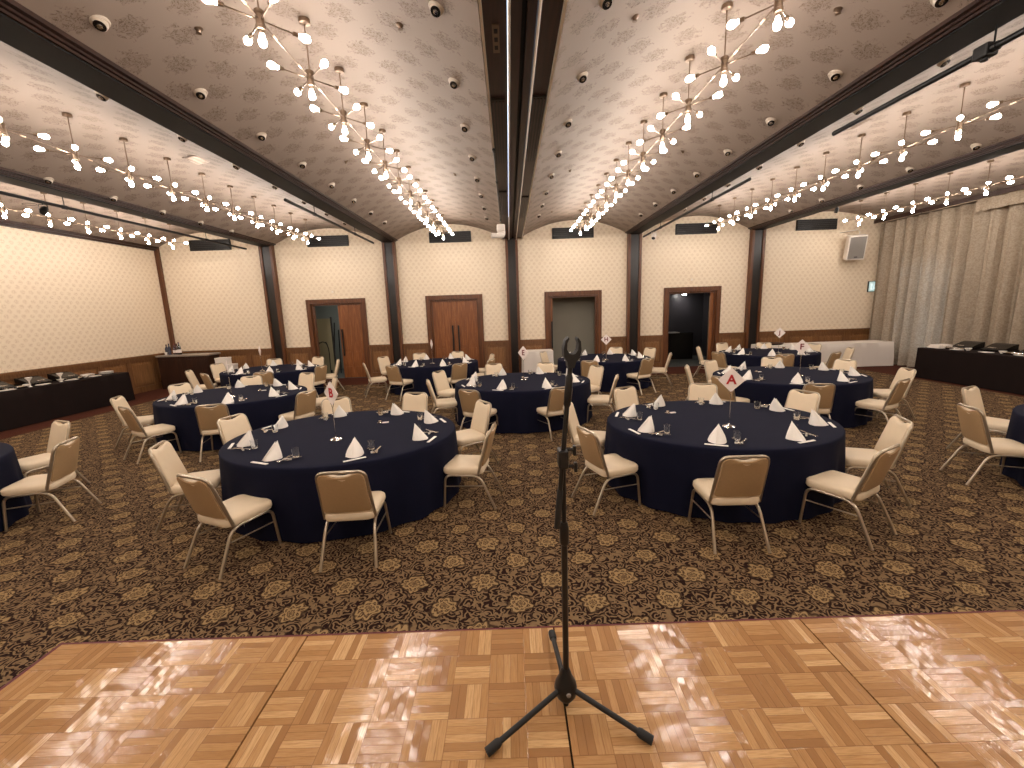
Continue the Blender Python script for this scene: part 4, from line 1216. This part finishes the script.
for k in range(3):
    MB().loops([[(x, y, z) for x, y in rrect(0.42 - 0.05 * k - i, 0.3 - 0.02 * k - i, 0.03, 3)] for z, i in ((0.028 * k, 0.01), (0.028 * k + 0.008, 0.0), (0.028 * k + 0.02, 0.0), (0.028 * k + 0.028, 0.012))]).build('cloth_layer', M['white_cloth'], t, True)
def make_funnel():
    o = MB().lathe([(0.03, 0.0), (0.034, 0.004), (0.010, 0.02), (0.012, 0.12), (0.055, 0.19), (0.058, 0.20), (0.050, 0.20), (0.008, 0.125)], 18).build('pedestal_dish', M['porcelain'], smooth=True)
    return tag(o, '', 'dish', 'white pedestal dishes on the left buffet')
fu0 = make_funnel(); fu1 = False
for q, (x, y) in enumerate(((-10.02, 8.72), (-10.02, 9.34))):
    place(fu0, fu1, (x, y, 0.743), 0, 'white pedestal dish standing on the left buffet table, %s one' % ('nearer', 'farther')[q]); fu1 = True
def make_bowl():
    o = MB().lathe([(0.001, 0.0), (0.03, 0.0), (0.032, 0.006), (0.062, 0.05), (0.065, 0.055), (0.058, 0.053), (0.028, 0.010), (0.001, 0.008)], 16).build('serving_bowl', M['porcelain'], smooth=True)
    return tag(o, '', 'bowl', 'small white bowls on the buffets')
def make_tray():
    t = thing('steel_tray', '', 'tray', (0, 0, 0), 0, 'steel trays on the buffets')
    MB().loops([[(x, y, z) for x, y in rrect(0.20 + d, 0.30 + d, 0.03, 4)] for d, z in ((0.0, 0.0), (0.03, 0.03), (0.04, 0.032), (0.03, 0.027), (0.0, 0.005))]).build('tray_body', M['chrome'], t, True)
    for e in (-1, 1): MB().tube(bez([((-0.05, e * 0.165, 0.03), 0), ((-0.04, e * 0.20, 0.045), 0.02), ((0.04, e * 0.20, 0.045), 0.02), ((0.05, e * 0.165, 0.03), 0)]), 0.005, 6).build('handle', M['chrome'], t, True)
    return t
bw0, bw1 = make_bowl(), False
tr0, tr1 = make_tray(), False
for side, xb, xt in (('left', -10.12, -10.12), ('right', 10.30, 10.32)):
    for q, y in enumerate((9.98, 9.42, 8.75, 8.05, 7.35)):
        place(bw0, bw1, (xb, y, 0.743), 0, 'small white bowl on the %s buffet table, %s from its far end' % (side, ORD[q])); bw1 = True
    for q, y in enumerate((9.72, 8.55, 7.5)):
        place(tr0, tr1, (xt + (0.02 if side == 'right' else -0.02), y, 0.743), 0, 'shallow steel tray on the %s buffet table, %s from its far end' % (side, ORD[q])); tr1 = True
t = thing('bread_basket', 'dark tray on the white side table behind the J sign', 'tray', (7.75, 12.45, 0.715))
MB().lathe([(0.001, 0.0), (0.16, 0.0), (0.22, 0.05), (0.21, 0.05), (0.155, 0.01), (0.001, 0.008)], 24, sx=1.6).build('tray_body', M['wood_counter'], t, True)
MB().tube([(0.345 * math.cos(a), 0.216 * math.sin(a), 0.05) for a in [2 * PI * k / 24 for k in range(24)]], 0.006, 6, True).build('rim', M['wood_casing'], t, True)

# dark wood counter with bottles
t = thing('bar_counter', 'dark wood counter with grey top in the left back corner', 'counter', (-9.68, 12.45, 0))
MB().box(-0.72, 0.76, 0.0, 0.5, 0.0, 0.955).build('counter_body', M['wood_counter'], t)
MB().box(-0.75, 0.80, -0.03, 0.53, 0.955, 1.0).build('counter_top', M['counter_top'], t, bevel=0.006)
mb = MB()
for a, b in ((-0.66, -0.04), (0.06, 0.70)): mb.box(a, b, -0.008, 0.0, 0.12, 0.86)
mb.build('front_panel', M['wood_counter'], t)
def bottle(x, y, h, r, m, label, label_col=None):
    t = thing('wine_bottle', label, 'bottle', (x, y, 1.0), 0, 'bottles on the dark wood counter')
    MB().lathe([(0.001, 0.0), (r, 0.0), (r, h * 0.58), (r * 0.8, h * 0.68), (r * 0.36, h * 0.78), (r * 0.36, h), (0.001, h)], 14).build('bottle_body', m, t, True)
    MB().lathe([(r * 0.42, h * 0.94), (r * 0.42, h + 0.004), (0.001, h + 0.005)], 12).build('cap', M['red_edge'], t, True)
    if label_col: MB().lathe([(r + 0.001, h * 0.15), (r + 0.001, h * 0.42)], 14).build('paper_label', label_col, t, True)
bottle(-10.35, 12.78, 0.30, 0.045, M['bottle_blue'], 'blue grey bottle at the left of the counter bottles', None)
bottle(-10.24, 12.74, 0.33, 0.042, M['bottle_blue'], 'tall blue grey bottle second from the left on the counter', None)
bottle(-10.13, 12.80, 0.31, 0.045, M['bottle_plum'], 'plum coloured bottle in the middle of the counter bottles', M['card'])
bottle(-10.02, 12.76, 0.32, 0.040, M['bottle_plum'], 'plum bottle with white label second from the right on the counter', M['card'])
bottle(-9.91, 12.70, 0.36, 0.048, M['bottle_green'], 'dark wine bottle with white label at the right of the counter bottles', M['card'])
o = MB().lathe([(0.001, 0.0), (0.035, 0.0), (0.042, 0.08), (0.039, 0.08), (0.032, 0.006), (0.001, 0.005)], 16).build('white_cup', M['porcelain'], smooth=True, loc=(-10.36, 12.75, 1.0))
tag(o, 'small white cup left of the bottles on the counter', 'cup')

# white boxes beside the counter, on a low stool
t = thing('box_stool', 'low dark stool holding white boxes behind the table near the counter', 'stool', (-8.35, 12.3, 0))
MB().box(-0.25, 0.25, -0.2, 0.2, 0.40, 0.43).build('stool_top', M['wood_counter'], t, bevel=0.006)
for sx in (-1, 1):
    for sy_ in (-1, 1): MB().tube([(sx * 0.2, sy_ * 0.16, 0), (sx * 0.2, sy_ * 0.16, 0.4)], 0.014, 6).build('leg', M['black_metal'], t, True)
def box_thing(label, loc, w, d, h, rz):
    t = thing('white_box', label, 'box', loc, rz, 'white boxes stacked beside the counter')
    MB().box(-w / 2, w / 2, -d / 2, d / 2, 0, h * 0.8).build('box_body', M['white_cloth'], t, bevel=0.006)
    MB().box(-w / 2 - 0.006, w / 2 + 0.006, -d / 2 - 0.006, d / 2 + 0.006, h * 0.8, h).build('box_lid', M['white_plastic'], t, bevel=0.006)
box_thing('large white box at the bottom of the stack right of the counter', (-8.30, 12.3, 0.43), 0.44, 0.34, 0.27, 0.1)
box_thing('small white box on top of the stack right of the counter', (-8.38, 12.3, 0.70), 0.30, 0.28, 0.20, 0.0)
